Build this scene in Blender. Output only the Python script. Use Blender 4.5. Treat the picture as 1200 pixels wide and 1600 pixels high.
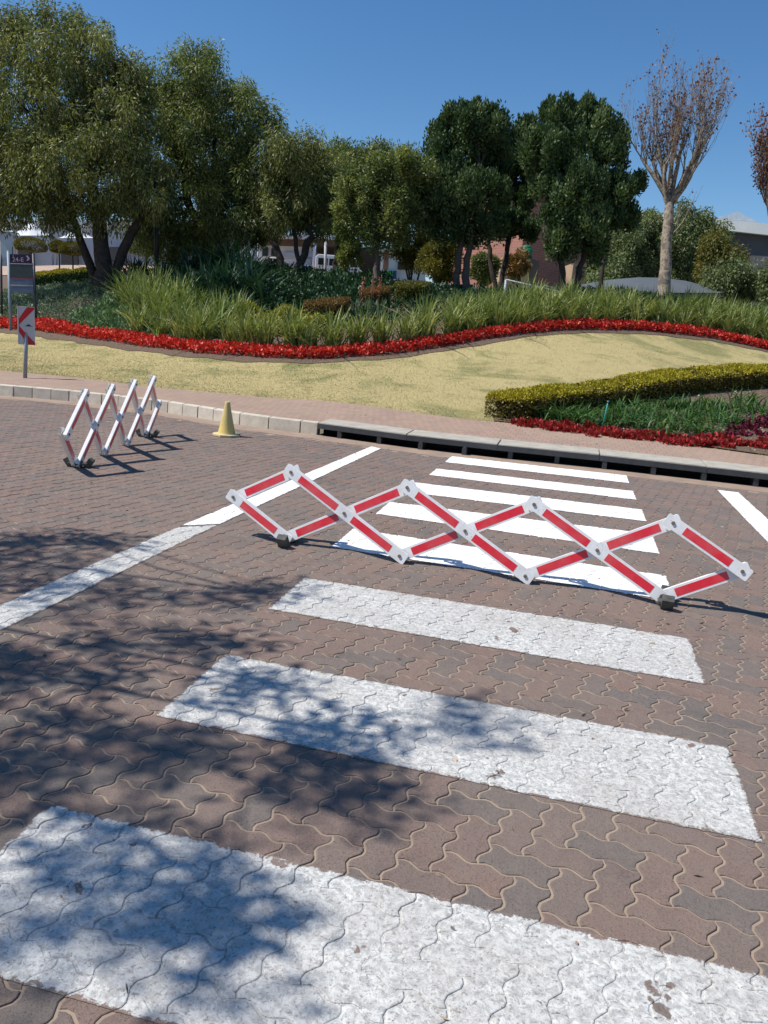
import bpy, bmesh, math, random
import numpy as np
from mathutils import Vector, Matrix
C = bpy.context
scene = C.scene
for o in list(bpy.data.objects): bpy.data.objects.remove(o)
COL = scene.collection
rng = np.random.default_rng(7)
random.seed(7)

# ------------------------------------------------------------------ camera
EYE = np.array([0.0, 0.0, 1.5]); FPX = 1256.0
R = np.array([[0.9700427742, 0.1221748428, -0.2099769606],
              [0.2312378448, -0.1993952554, 0.9522450267],
              [0.0744719766, -0.9722730273, -0.2216733750]])
cd = bpy.data.cameras.new('camera'); cam = bpy.data.objects.new('camera', cd); COL.objects.link(cam)
cam.matrix_world = Matrix(((R[0,0], -R[0,1], -R[0,2], 0), (R[1,0], -R[1,1], -R[1,2], 0),
                           (R[2,0], -R[2,1], -R[2,2], 1.5), (0, 0, 0, 1)))
cd.sensor_fit = 'HORIZONTAL'; cd.sensor_width = 36; cd.lens = 36 * FPX / 1200
cd.clip_start = 0.05; cd.clip_end = 6000
scene.camera = cam
scene.render.resolution_x = 768; scene.render.resolution_y = 1024

# ------------------------------------------------------------------ light
SUN = np.array([-0.68, -0.20, 1.0])                       # towards the sun
elev = math.atan2(1.0, math.hypot(SUN[0], SUN[1]))
w = bpy.data.worlds.new('World'); scene.world = w; w.use_nodes = True
nt = w.node_tree; bg = nt.nodes['Background']
sky = nt.nodes.new('ShaderNodeTexSky'); sky.sky_type = 'NISHITA'; sky.sun_disc = False
sky.sun_elevation = elev; sky.sun_rotation = math.atan2(SUN[0], SUN[1])
sky.altitude = 600; sky.air_density = 1.0; sky.dust_density = 0.2; sky.ozone_density = 4.0
hs = nt.nodes.new('ShaderNodeHueSaturation'); hs.inputs['Saturation'].default_value = 1.2
nt.links.new(sky.outputs[0], hs.inputs['Color']); nt.links.new(hs.outputs[0], bg.inputs[0]); bg.inputs[1].default_value = 0.105
sl = bpy.data.lights.new('sun', 'SUN'); so = bpy.data.objects.new('sun', sl); COL.objects.link(so)
sl.energy = 5.0; sl.angle = math.radians(0.5); sl.color = (1.0, 0.95, 0.88)
so.rotation_euler = Vector(SUN).to_track_quat('Z', 'Y').to_euler(); so.location = (-20, -5, 30)
scene.view_settings.view_transform = 'Standard'; scene.view_settings.look = 'None'
scene.view_settings.exposure = 0.20; scene.view_settings.gamma = 1.0

# ------------------------------------------------------------------ measuring helpers
def W(px, py, D):
    """point of the place seen at photograph pixel px,py and D metres ahead"""
    return EYE + D * (R @ np.array([(px - 600) / FPX, (py - 800) / FPX, 1.0]))
def G(px, py, z=0.0):
    r = R @ np.array([(px - 600) / FPX, (py - 800) / FPX, 1.0])
    return EYE + r * ((EYE[2] - z) / -r[2])

# ------------------------------------------------------------------ object helpers
def tag(o, label=None, cat=None, group=None, kind=None):
    if label: o['label'] = label
    if cat: o['category'] = cat
    if group: o['group'] = group
    if kind: o['kind'] = kind
    return o
def empty(name, loc, label, cat, group=None, rz=0.0):
    o = bpy.data.objects.new(name, None); COL.objects.link(o)
    o.location = [float(a) for a in loc]; o.rotation_euler = (0, 0, rz); o.empty_display_size = 0.2
    return tag(o, label, cat, group)
def link(name, me, mat, parent=None, world=True):
    """world=True: the vertices are in world space, keep them there under the parent"""
    for m in (mat if isinstance(mat, (list, tuple)) else [mat]): me.materials.append(m)
    o = bpy.data.objects.new(name, me); COL.objects.link(o)
    if parent is not None:
        o.parent = parent
        if world:
            M = Matrix.LocRotScale(parent.location, parent.rotation_euler, parent.scale)
            o.matrix_parent_inverse = M.inverted()
    return o
def rebase(o, loc):
    """move a top-level mesh's origin to loc without moving its surface"""
    me = o.data; n = len(me.vertices); a = np.empty(n * 3, np.float32); me.vertices.foreach_get('co', a)
    a = a.reshape(-1, 3) - np.array(loc, np.float32); me.vertices.foreach_set('co', a.ravel()); o.location = [float(x) for x in loc]
    return o
def npmesh(name, V, F, attr=None, smooth=False, mi=None):
    V = np.asarray(V, np.float32); F = np.asarray(F, np.int32)
    me = bpy.data.meshes.new(name); n, k = F.shape
    me.vertices.add(len(V)); me.vertices.foreach_set('co', V.ravel())
    me.loops.add(n * k); me.loops.foreach_set('vertex_index', F.ravel())
    me.polygons.add(n); me.polygons.foreach_set('loop_start', np.arange(n, dtype=np.int32) * k)
    me.polygons.foreach_set('loop_total', np.full(n, k, np.int32))
    if mi is not None: me.polygons.foreach_set('material_index', np.asarray(mi, np.int32))
    if smooth: me.polygons.foreach_set('use_smooth', np.ones(n, bool))
    if attr is not None:
        a = me.attributes.new('v', 'FLOAT', 'FACE'); a.data.foreach_set('value', np.asarray(attr, np.float32))
    me.update(calc_edges=True); return me
class MB:
    def __init__(s): s.V = []; s.F = []; s.M = []; s.S = []
    def add(s, V, F, m=0, sm=False):
        b = len(s.V); s.V += [tuple(float(c) for c in v) for v in V]
        s.F += [tuple(b + i for i in f) for f in F]; s.M += [m] * len(F); s.S += [sm] * len(F)
    def hexa(s, b, t, m=0):
        """b,t: four bottom and four top corners, same order"""
        s.add(list(b) + list(t), [(3,2,1,0),(4,5,6,7),(0,1,5,4),(1,2,6,5),(2,3,7,6),(3,0,4,7)], m)
    def box(s, c, d, rz=0.0, m=0, ax=None):
        c = np.array(c, float); h = np.array(d, float) / 2
        if ax is None:
            ca, sa = math.cos(rz), math.sin(rz); ax = np.array([[ca, sa, 0], [-sa, ca, 0], [0, 0, 1]])
        P = [c + ax[0]*h[0]*i + ax[1]*h[1]*j + ax[2]*h[2]*k for k in (-1, 1) for (i, j) in ((-1,-1),(1,-1),(1,1),(-1,1))]
        s.hexa(P[:4], P[4:], m)
    def tube(s, pts, rad, n=8, m=0, cap=True, sm=True):
        pts = [np.array(p, float) for p in pts]
        if np.isscalar(rad): rad = [rad] * len(pts)
        V = []; F = []
        ref = np.array([0.31, 0.95, 0.05])
        for i, p in enumerate(pts):
            d = pts[min(i+1, len(pts)-1)] - pts[max(i-1, 0)]; d /= (np.linalg.norm(d) + 1e-9)
            u = np.cross(d, ref); u /= (np.linalg.norm(u) + 1e-9); v = np.cross(d, u)
            for k in range(n):
                a = 2 * math.pi * k / n; V.append(p + rad[i] * (u * math.cos(a) + v * math.sin(a)))
        for i in range(len(pts) - 1):
            for k in range(n):
                a = i*n + k; b = i*n + (k+1) % n; F.append((a, a+n, b+n, b))
        s.add(V, F, m, sm)
        if cap:
            s.add(V[:n], [tuple(range(n))], m); s.add(V[-n:], [tuple(range(n-1, -1, -1))], m)
    def prism(s, poly, o, ux, uy, un, th, m=0):
        """poly (2D) extruded by th along un"""
        o = np.array(o, float); n = len(poly)
        A = [o + ux*p[0] + uy*p[1] for p in poly]; B = [a + un*th for a in A]
        s.add(A + B, [tuple(range(n-1, -1, -1)), tuple(range(n, 2*n))] + [(i, (i+1) % n, n+(i+1) % n, n+i) for i in range(n)], m)
    def mesh(s, name, bevel=0.0, seg=1):
        me = bpy.data.meshes.new(name); me.from_pydata(s.V, [], s.F)
        me.polygons.foreach_set('material_index', s.M); me.polygons.foreach_set('use_smooth', s.S)
        bm = bmesh.new(); bm.from_mesh(me)
        bmesh.ops.remove_doubles(bm, verts=bm.verts, dist=1e-5)
        bmesh.ops.recalc_face_normals(bm, faces=bm.faces)
        if bevel > 0:
            es = [e for e in bm.edges if len(e.link_faces) == 2 and e.calc_face_angle(0) > 0.6]
            bmesh.ops.bevel(bm, geom=es, offset=bevel, segments=seg, affect='EDGES', profile=0.6, clamp_overlap=True)
        bm.to_mesh(me); bm.free(); me.update(); return me
    def build(s, name, mat, parent=None, bevel=0.0, seg=1, world=True):
        return link(name, s.mesh(name, bevel, seg), mat, parent, world)
def copy_tree(o, parent=None):
    c = o.copy(); COL.objects.link(c)
    if parent is not None: c.parent = parent
    for ch in list(o.children): copy_tree(ch, c)
    return c

# ------------------------------------------------------------------ materials
class N:
    def __init__(s, name):
        s.m = bpy.data.materials.new(name); s.m.use_nodes = True; s.t = s.m.node_tree
        s.p = s.t.nodes['Principled BSDF']; s.out = s.t.nodes['Material Output']
    def n(s, typ, **kw):
        nd = s.t.nodes.new(typ)
        for k, v in kw.items(): setattr(nd, k, v)
        return nd
    def l(s, a, b): s.t.links.new(a, b)
    def coord(s): return s.n('ShaderNodeTexCoord').outputs['Object']
    def geo(s, k='Position'): return s.n('ShaderNodeNewGeometry').outputs[k]
    def noise(s, vec, scale, detail=4, rough=0.6, dist=0.0):
        nd = s.n('ShaderNodeTexNoise'); nd.inputs['Scale'].default_value = scale; nd.inputs['Detail'].default_value = detail
        nd.inputs['Roughness'].default_value = rough; nd.inputs['Distortion'].default_value = dist
        if vec is not None: s.l(vec, nd.inputs['Vector'])
        return nd.outputs[0]
    def ramp(s, fac, stops, interp='LINEAR'):
        nd = s.n('ShaderNodeValToRGB'); cr = nd.color_ramp; cr.interpolation = interp
        while len(cr.elements) < len(stops): cr.elements.new(0.5)
        for e, (p, c) in zip(cr.elements, stops):
            e.position = p; e.color = (c, c, c, 1) if np.isscalar(c) else (*c, 1)
        s.l(fac, nd.inputs[0]); return nd.outputs[0]
    def mix(s, fac, a, b, blend='MIX'):
        nd = s.n('ShaderNodeMix', data_type='RGBA', blend_type=blend)
        for i, v in ((0, fac), (6, a), (7, b)):
            if isinstance(v, (int, float)): nd.inputs[i].default_value = v if i == 0 else (v, v, v, 1)
            elif isinstance(v, tuple): nd.inputs[i].default_value = (*v, 1)
            else: s.l(v, nd.inputs[i])
        return nd.outputs[2]
    def math(s, op, a, b=0.0, c=0.0):
        nd = s.n('ShaderNodeMath', operation=op)
        for i, v in ((0, a), (1, b), (2, c)):
            if isinstance(v, (int, float)): nd.inputs[i].default_value = v
            else: s.l(v, nd.inputs[i])
        return nd.outputs[0]
    def bump(s, h, strength=0.5, dist=0.01, prev=None):
        nd = s.n('ShaderNodeBump'); nd.inputs['Strength'].default_value = strength; nd.inputs['Distance'].default_value = dist
        s.l(h, nd.inputs['Height'])
        if prev is not None: s.l(prev, nd.inputs['Normal'])
        return nd.outputs[0]
    def col(s, c):
        if isinstance(c, tuple): s.p.inputs['Base Color'].default_value = (*c, 1)
        else: s.l(c, s.p.inputs['Base Color'])
    def rough(s, v):
        if isinstance(v, (int, float)): s.p.inputs['Roughness'].default_value = v
        else: s.l(v, s.p.inputs['Roughness'])
    def nrm(s, v): s.l(v, s.p.inputs['Normal'])
    def spec(s, v): s.p.inputs['Specular IOR Level'].default_value = v

def surf(name, c, c2=None, scale=6.0, rough=0.7, bump=0.3, bdist=0.004, bscale=None, metal=0.0, spec=0.4, island=0.0):
    m = N(name); P = m.coord()
    c2 = c2 or tuple(x * 0.75 for x in c)
    f = m.ramp(m.noise(P, scale, 6, 0.65), [(0.35, 0.0), (0.68, 1.0)])
    col = m.mix(f, c, c2)
    if island:
        r = m.geo('Random Per Island'); col = m.mix(1.0, col, m.ramp(r, [(0, 1 - island), (1, 1.0)]), 'MULTIPLY')
    m.col(col); m.rough(rough); m.spec(spec); m.p.inputs['Metallic'].default_value = metal
    if bump: m.nrm(m.bump(m.noise(P, bscale or scale * 8, 5, 0.7), bump, bdist))
    return m.m
def leafmat(name, c1, c2, c3=None, trans=0.3, rough=0.5, spec=0.3):
    m = N(name); a = m.n('ShaderNodeAttribute', attribute_name='v').outputs['Fac']
    stops = [(0.0, c1), (1.0, c2)] if c3 is None else [(0.0, c1), (0.6, c2), (1.0, c3)]
    col = m.ramp(a, stops); m.col(col); m.rough(rough); m.spec(spec)
    tr = m.n('ShaderNodeBsdfTranslucent'); m.l(m.mix(1.0, col, (1.0, 1.1, 0.55), 'MULTIPLY'), tr.inputs[0])
    mx = m.n('ShaderNodeMixShader'); mx.inputs[0].default_value = trans
    m.l(m.p.outputs[0], mx.inputs[1]); m.l(tr.outputs[0], mx.inputs[2]); m.l(mx.outputs[0], m.out.inputs[0])
    return m.m

def paint_edge(m, P, w0):
    D_ = None
    for nm_ in ('e1', 'e2'):
        u_ = m.n('ShaderNodeUVMap', uv_map=nm_); sp_ = m.n('ShaderNodeSeparateXYZ'); m.l(u_.outputs[0], sp_.inputs[0])
        d_ = m.math('MINIMUM', sp_.outputs[0], sp_.outputs[1]); D_ = d_ if D_ is None else m.math('MINIMUM', D_, d_)
    nz = m.math('MULTIPLY', m.math('SUBTRACT', m.noise(P, 26.0, 7, 0.75, 0.4), 0.40), w0)
    return m.ramp(m.math('ADD', m.math('MULTIPLY', m.math('SUBTRACT', nz, D_), 250.0), 0.5), [(0.0, 0.0), (1.0, 1.0)])
def paver_color(m):
    """colour shared by the pavers and by the worn-through places in the paint"""
    P = m.geo('Position'); a = m.n('ShaderNodeAttribute', attribute_name='v').outputs['Fac']
    base = m.ramp(a, [(0.0, (0.240, 0.148, 0.116)), (0.35, (0.194, 0.124, 0.104)), (0.55, (0.200, 0.145, 0.120)), (0.68, (0.150, 0.126, 0.112)),
                      (0.85, (0.125, 0.116, 0.110)), (1.0, (0.235, 0.158, 0.128))])
    blot = m.noise(P, 9.0, 5, 0.6); base = m.mix(m.ramp(blot, [(0.4, 0.0), (0.75, 0.55)]), base, (0.205, 0.165, 0.142))
    sp = m.noise(P, 260.0, 3, 0.7)
    base = m.mix(m.ramp(sp, [(0.37, 0.85), (0.46, 0.0)]), base, (0.035, 0.030, 0.030))
    base = m.mix(m.ramp(m.noise(P, 420.0, 2, 0.6), [(0.55, 0.0), (0.75, 0.45)]), base, (0.34, 0.27, 0.23))
    stain = m.noise(P, 2.6, 6, 0.7, 0.6); base = m.mix(m.ramp(stain, [(0.52, 0.0), (0.66, 0.55)]), base, (0.080, 0.070, 0.066))
    grit = m.noise(P, 55.0, 6, 0.8); base = m.mix(m.ramp(grit, [(0.35, 0.0), (0.68, 0.45)]), base, (0.25, 0.205, 0.175))
    base = m.mix(m.ramp(m.noise(P, 120.0, 4, 0.7), [(0.36, 0.75), (0.42, 0.0)]), base, (0.045, 0.038, 0.036))
    wear = m.noise(P, 0.55, 4, 0.6); base = m.mix(m.ramp(wear, [(0.38, 0.0), (0.68, 0.5)]), base, (0.215, 0.172, 0.145))
    return P, base, sp
m = N('paver_concrete'); P, base, sp = paver_color(m)
m.col(base); m.rough(0.85); m.spec(0.25)
m.nrm(m.bump(m.noise(P, 130.0, 6, 0.8), 0.8, 0.005, m.bump(m.noise(P, 16.0, 4), 0.7, 0.008))); PAVER = m.m
m = N('joint_sand'); P = m.geo('Position')
m.col(m.mix(m.noise(P, 6.0, 4), (0.40, 0.31, 0.225), (0.20, 0.155, 0.12))); m.rough(0.95); m.nrm(m.bump(m.noise(P, 300, 3), 0.5, 0.002)); SAND = m.m
# outer road sheet where the pavers themselves are not built
m = N('road_brick_far'); P = m.geo('Position')
mp = m.n('ShaderNodeMapping'); mp.inputs['Rotation'].default_value = (0, 0, math.radians(12)); m.l(P, mp.inputs[0])
bk = m.n('ShaderNodeTexBrick'); m.l(mp.outputs[0], bk.inputs[0]); bk.inputs['Scale'].default_value = 1.0
bk.inputs['Brick Width'].default_value = 0.214; bk.inputs['Row Height'].default_value = 0.107; bk.inputs['Mortar Size'].default_value = 0.006
bk.inputs[1].default_value = (0.190, 0.125, 0.105, 1); bk.inputs[2].default_value = (0.15, 0.122, 0.11, 1); bk.inputs[3].default_value = (0.29, 0.22, 0.165, 1)
c = m.mix(m.ramp(m.noise(P, 0.55, 4, 0.6), [(0.35, 0.0), (0.7, 0.8)]), bk.outputs[0], (0.20, 0.16, 0.135))
m.col(c); m.rough(0.9); m.nrm(m.bump(m.noise(P, 60, 4), 0.4, 0.005)); ROADFAR = m.m
# old thin paint, worn through in specks and flakes
m = N('worn_road_paint'); P, base, sp = paver_color(m)
big = m.noise(P, 2.2, 5, 0.65); gr = m.noise(P, 38.0, 7, 0.72, 0.6); fl = m.noise(P, 7.5, 7, 0.6, 0.4)
paint = m.mix(m.ramp(gr, [(0.44, 0.0), (0.58, 1.0)]), (0.62, 0.62, 0.59), (0.40, 0.40, 0.385))
paint = m.mix(m.ramp(big, [(0.42, 0.0), (0.66, 0.6)]), paint, (0.42, 0.40, 0.37))
paint = m.mix(m.ramp(m.noise(P, 75.0, 5, 0.75, 0.8), [(0.39, 0.8), (0.47, 0.0)]), paint, (0.24, 0.23, 0.22))
wear = m.math('MAXIMUM', m.ramp(m.noise(P, 110.0, 4, 0.75), [(0.31, 1.0), (0.40, 0.0)]), m.ramp(fl, [(0.325, 1.0), (0.345, 0.0)]))
flake = m.ramp(m.noise(P, 4.3, 5, 0.55, 0.3), [(0.315, 1.0), (0.321, 0.0)])
wear = m.math('MAXIMUM', m.math('MAXIMUM', wear, flake), paint_edge(m, P, 0.085))
m.col(m.mix(wear, paint, base)); m.rough(0.75); m.spec(0.35)
m.nrm(m.bump(m.noise(P, 120.0, 5, 0.75), 0.6, 0.003, m.bump(m.math('MULTIPLY', m.noise(P, 22.0, 5, 0.6, 0.8), 1.0), 0.7, 0.006))); OLDPAINT = m.m
m = N('fresh_road_paint'); P, base, sp = paver_color(m)
pc = m.mix(m.ramp(m.noise(P, 12, 6, 0.7), [(0.3, 0.0), (0.75, 1.0)]), (0.86, 0.86, 0.85), (0.76, 0.76, 0.75))
m.col(m.mix(paint_edge(m, P, 0.05), pc, base)); m.rough(0.6); m.nrm(m.bump(m.noise(P, 90, 4), 0.4, 0.003)); NEWPAINT = m.m

CONC = surf('kerb_concrete', (0.68, 0.61, 0.50), (0.50, 0.44, 0.36), 7, 0.9, 0.6, 0.006, island=0.18)
SLAB = surf('slab_concrete', (0.47, 0.44, 0.375), (0.35, 0.325, 0.27), 5, 0.9, 0.6, 0.006, island=0.1)
DARKSTEEL = surf('painted_dark_steel', (0.055, 0.058, 0.063), (0.035, 0.037, 0.04), 9, 0.6, 0.3)
BLACKPIT = surf('drain_pit', (0.012, 0.012, 0.012), None, 5, 0.95, 0.2)
m = N('sidewalk_brick'); P = m.geo('Position')
bk = m.n('ShaderNodeTexBrick'); m.l(P, bk.inputs[0]); bk.inputs['Scale'].default_value = 1.0
bk.inputs['Brick Width'].default_value = 0.11; bk.inputs['Row Height'].default_value = 0.22; bk.inputs['Mortar Size'].default_value = 0.006
bk.offset = 0.5
bk.inputs[1].default_value = (0.36, 0.235, 0.175, 1); bk.inputs[2].default_value = (0.285, 0.20, 0.155, 1); bk.inputs[3].default_value = (0.20, 0.15, 0.12, 1)
m.col(m.mix(m.ramp(m.noise(P, 1.3, 5, 0.65), [(0.4, 0.0), (0.7, 0.7)]), bk.outputs[0], (0.33, 0.245, 0.18))); m.rough(0.92); m.nrm(m.bump(bk.outputs[1], -0.3, 0.004)); WALKM = m.m
def lawn_color(m):
    P = m.geo('Position')
    c = m.mix(m.ramp(m.noise(P, 30.0, 5, 0.75), [(0.3, 0.0), (0.7, 1.0)]), (0.50, 0.42, 0.215), (0.35, 0.295, 0.14))
    g = m.ramp(m.noise(P, 0.75, 7, 0.66, 0.5), [(0.50, 0.0), (0.63, 0.80)])
    c = m.mix(g, c, (0.20, 0.20, 0.085))
    b = m.ramp(m.noise(P, 1.7, 5, 0.6), [(0.55, 0.0), (0.75, 0.6)])
    return P, m.mix(b, c, (0.30, 0.235, 0.13))
m = N('dry_lawn'); P, c = lawn_color(m); m.col(c); m.rough(0.95); m.spec(0.1)
m.nrm(m.bump(m.noise(P, 70.0, 5, 0.8), 0.8, 0.02)); LAWN = m.m
m = N('dry_grass_blade'); P, c = lawn_color(m); m.col(m.mix(1.0, c, (1.15, 1.15, 1.1), 'MULTIPLY')); m.rough(0.8); m.spec(0.2); BLADE = m.m
SOIL = surf('soil_mulch', (0.17, 0.115, 0.08), (0.09, 0.062, 0.045), 14, 0.95, 0.9, 0.03, 30)
GROUNDM = surf('far_ground', (0.20, 0.19, 0.11), (0.13, 0.13, 0.07), 0.7, 0.95, 0.5, 0.05, 6)
PLAZAM = surf('plaza_paving', (0.42, 0.31, 0.23), (0.36, 0.26, 0.20), 0.5, 0.9, 0.2, 0.01)

BARK = surf('dark_bark', (0.060, 0.048, 0.040), (0.028, 0.022, 0.020), 9, 0.95, 1.0, 0.03, 22)
BARKL = surf('grey_bark', (0.13, 0.10, 0.08), (0.07, 0.052, 0.045), 7, 0.95, 0.9, 0.02, 22)
m = N('plane_bark'); P = m.coord()
n1 = m.noise(P, 4.5, 6, 0.6, 0.8)
c = m.ramp(n1, [(0.38, (0.12, 0.10, 0.085)), (0.46, (0.21, 0.17, 0.135)), (0.53, (0.38, 0.32, 0.24)), (0.62, (0.17, 0.13, 0.10))])
z = m.n('ShaderNodeSeparateXYZ'); m.l(P, z.inputs[0])
low = m.ramp(m.math('ADD', m.math('MULTIPLY', z.outputs[2], 0.28), m.math('MULTIPLY', m.noise(P, 3, 4), 0.3)), [(0.75, 1.0), (1.0, 0.0)])
c = m.mix(m.math('MULTIPLY', low, 0.8), c, (0.15, 0.12, 0.10)); m.col(c); m.rough(0.9); m.nrm(m.bump(n1, 0.6, 0.02)); PLANEB = m.m
KAREE = leafmat('willowy_leaves', (0.060, 0.080, 0.032), (0.200, 0.220, 0.072), (0.40, 0.375, 0.130), 0.34)
KAREE2 = leafmat('olive_leaves', (0.052, 0.078, 0.030), (0.175, 0.210, 0.064), (0.36, 0.365, 0.120), 0.34)
GLOSSY = leafmat('dark_glossy_leaves', (0.022, 0.048, 0.020), (0.078, 0.128, 0.046), (0.185, 0.230, 0.095), 0.22, 0.6, 0.25)
OLIVE = leafmat('yellow_green_leaves', (0.085, 0.085, 0.020), (0.17, 0.160, 0.035), (0.26, 0.215, 0.05), 0.3)
BACKG = leafmat('background_leaves', (0.085, 0.115, 0.045), (0.17, 0.21, 0.085), (0.26, 0.28, 0.13), 0.3)
REDLEAF = leafmat('autumn_leaves', (0.13, 0.035, 0.03), (0.22, 0.07, 0.04), (0.28, 0.16, 0.08), 0.35)
RED = leafmat('red_petals', (0.24, 0.024, 0.014), (0.72, 0.030, 0.026), (0.90, 0.20, 0.13), 0.25)
PURPLE = leafmat('purple_leaves', (0.07, 0.010, 0.02), (0.17, 0.018, 0.05), (0.28, 0.05, 0.09), 0.2)
STRAP = leafmat('strap_leaves', (0.115, 0.165, 0.048), (0.270, 0.315, 0.105), (0.50, 0.49, 0.22), 0.25)
LILY = leafmat('lily_leaves', (0.03, 0.085, 0.022), (0.07, 0.155, 0.038), (0.16, 0.22, 0.06), 0.25)
DARKSTRAP = leafmat('shade_dark_strap_leaves', (0.014, 0.042, 0.026), (0.030, 0.075, 0.045), (0.07, 0.13, 0.08), 0.15)  # broad leaves coloured darker for the tree shade they stand in
GREYG = leafmat('grey_green_cover', (0.09, 0.13, 0.085), (0.14, 0.20, 0.13), (0.22, 0.28, 0.19), 0.2)
BLUEG = leafmat('fresh_green_cover', (0.07, 0.14, 0.06), (0.15, 0.24, 0.11), (0.27, 0.34, 0.20), 0.2)
LOWG = leafmat('shade_darkened_cover', (0.012, 0.040, 0.016), (0.026, 0.070, 0.026), (0.06, 0.125, 0.04), 0.15)  # leaf colour darkened to carry the shade under the garden trees
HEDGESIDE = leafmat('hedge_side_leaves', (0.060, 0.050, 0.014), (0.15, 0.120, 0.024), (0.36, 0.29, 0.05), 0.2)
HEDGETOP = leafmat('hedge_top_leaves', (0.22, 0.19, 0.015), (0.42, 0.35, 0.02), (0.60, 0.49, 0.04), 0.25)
BRONZE = leafmat('bronze_leaves', (0.12, 0.065, 0.02), (0.23, 0.13, 0.04), (0.32, 0.21, 0.08), 0.25)
TOPG = leafmat('topiary_leaves', (0.085, 0.075, 0.012), (0.16, 0.14, 0.02), (0.25, 0.20, 0.03), 0.2)
YELLOWF = leafmat('yellow_shrub_leaves', (0.20, 0.20, 0.02), (0.38, 0.34, 0.05), (0.5, 0.45, 0.12), 0.25)
MULCHM = leafmat('mulch_chips', (0.12, 0.075, 0.05), (0.30, 0.20, 0.13), (0.55, 0.44, 0.32), 0.0)

WHITEP = surf('white_painted_metal', (0.80, 0.80, 0.80), (0.72, 0.72, 0.72), 20, 0.42, 0.1, 0.001, spec=0.5)
def grimy(mat, amount=1.0):
    nt_ = mat.node_tree; p = nt_.nodes['Principled BSDF']; src = p.inputs['Base Color'].links[0].from_socket
    tc = nt_.nodes.new('ShaderNodeNewGeometry'); a = nt_.nodes.new('ShaderNodeTexNoise'); a.inputs['Scale'].default_value = 70; a.inputs['Detail'].default_value = 6; a.inputs['Roughness'].default_value = .75
    b_ = nt_.nodes.new('ShaderNodeTexNoise'); b_.inputs['Scale'].default_value = 7; b_.inputs['Detail'].default_value = 5
    nt_.links.new(tc.outputs['Position'], a.inputs['Vector']); nt_.links.new(tc.outputs['Position'], b_.inputs['Vector'])
    for nz, lo, hi, c, st_ in ((a, .34, .40, (.12, .10, .09, 1), .85*amount), (b_, .42, .72, (.42, .38, .33, 1), -.40*amount)):
        r_ = nt_.nodes.new('ShaderNodeValToRGB'); r_.color_ramp.elements[0].position = lo; r_.color_ramp.elements[1].position = hi
        v0, v1 = (st_, 0) if st_ > 0 else (0, -st_); r_.color_ramp.elements[0].color = (v0, v0, v0, 1); r_.color_ramp.elements[1].color = (v1, v1, v1, 1)
        nt_.links.new(nz.outputs[0], r_.inputs[0]); mx = nt_.nodes.new('ShaderNodeMix'); mx.data_type = 'RGBA'; nt_.links.new(r_.outputs[0], mx.inputs[0]); nt_.links.new(src, mx.inputs[6]); mx.inputs[7].default_value = c; src = mx.outputs[2]
    nt_.links.new(src, p.inputs['Base Color'])
grimy(WHITEP, .7)
REDT = surf('red_reflective_tape', (0.72, 0.016, 0.034), (0.64, 0.012, 0.026), 30, 0.35, 0.15, 0.001, spec=0.6)
grimy(REDT, .45)
STEEL = surf('zinc_steel', (0.42, 0.42, 0.43), (0.30, 0.30, 0.31), 30, 0.45, 0.2, 0.001, metal=0.7)
BOLTM = surf('rusty_bolt', (0.30, 0.22, 0.15), (0.16, 0.11, 0.08), 60, 0.5, 0.3, 0.001, metal=0.5)
RUBBER = surf('worn_rubber', (0.045, 0.046, 0.042), (0.10, 0.10, 0.09), 14, 0.8, 0.4, 0.002)
CONEY = surf('faded_yellow_plastic', (0.66, 0.50, 0.14), (0.54, 0.42, 0.16), 9, 0.7, 0.2, 0.002)
grimy(CONEY, 1.0)
CONEB = surf('dusty_yellow_plastic', (0.62, 0.52, 0.28), (0.45, 0.38, 0.22), 9, 0.8, 0.2, 0.002)

# ------------------------------------------------------------------ ground shape
KP = [G(*p)[:2] for p in [(0,618),(100,626),(250,643),(400,668),(497,680),(700,708),(860,723),(1200,762)]]
KX = np.array([-160, -60, -26, -14] + [p[0] for p in KP] + [5.5, 9, 15, 40, 160.])
KY = np.array([14.0, 13.6, 12.9, 12.3] + [p[1] for p in KP] + [10.0, 9.7, 9.2, 8.8, 8.6])
def smooth_curve(X, Y):
    xs = np.linspace(X[0], X[-1], 3201); ys = np.interp(xs, X, Y); return xs, ys
def yk(x): return np.interp(x, KX, KY)
def y_curve(pts):
    X = np.array([p[0] for p in pts]); Y = np.array([p[1] for p in pts]); o = np.argsort(X); return lambda x: np.interp(x, X[o], Y[o])
RF = [W(px, py, D) for px, py, D in [(-60,508,25.0),(0,515,24.0),(100,526,22.0),(200,541,20.0),(300,553,18.6),(400,561,17.9),(500,563,17.6),(600,557,17.9),
      (700,543,18.6),(800,526,19.6),(900,517,21.0),(1000,518,22.2),(1100,528,23.2),(1200,548,23.6),(1260,562,23.6)]]
LE = [G(px, py, 0.19) for px, py in [(0,578),(120,590),(250,606),(500,628),(750,657),(900,672),(1050,692),(1200,713)]]
yred = y_curve([(-160, 34), (-60, 33), (-30, 29)] + [(p[0], p[1]) for p in RF] + [(16, 22.5), (40, 22), (160, 22)])
yle = y_curve([(-160, 18), (-60, 17.2), (-26, 16.0), (-15, 14.9)] + [(p[0], p[1]) for p in LE] + [(6, 11.8), (12, 11.3), (40, 10.9), (160, 10.7)])
ctrl = [(p[0], p[1], p[2]) for p in RF]
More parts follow.
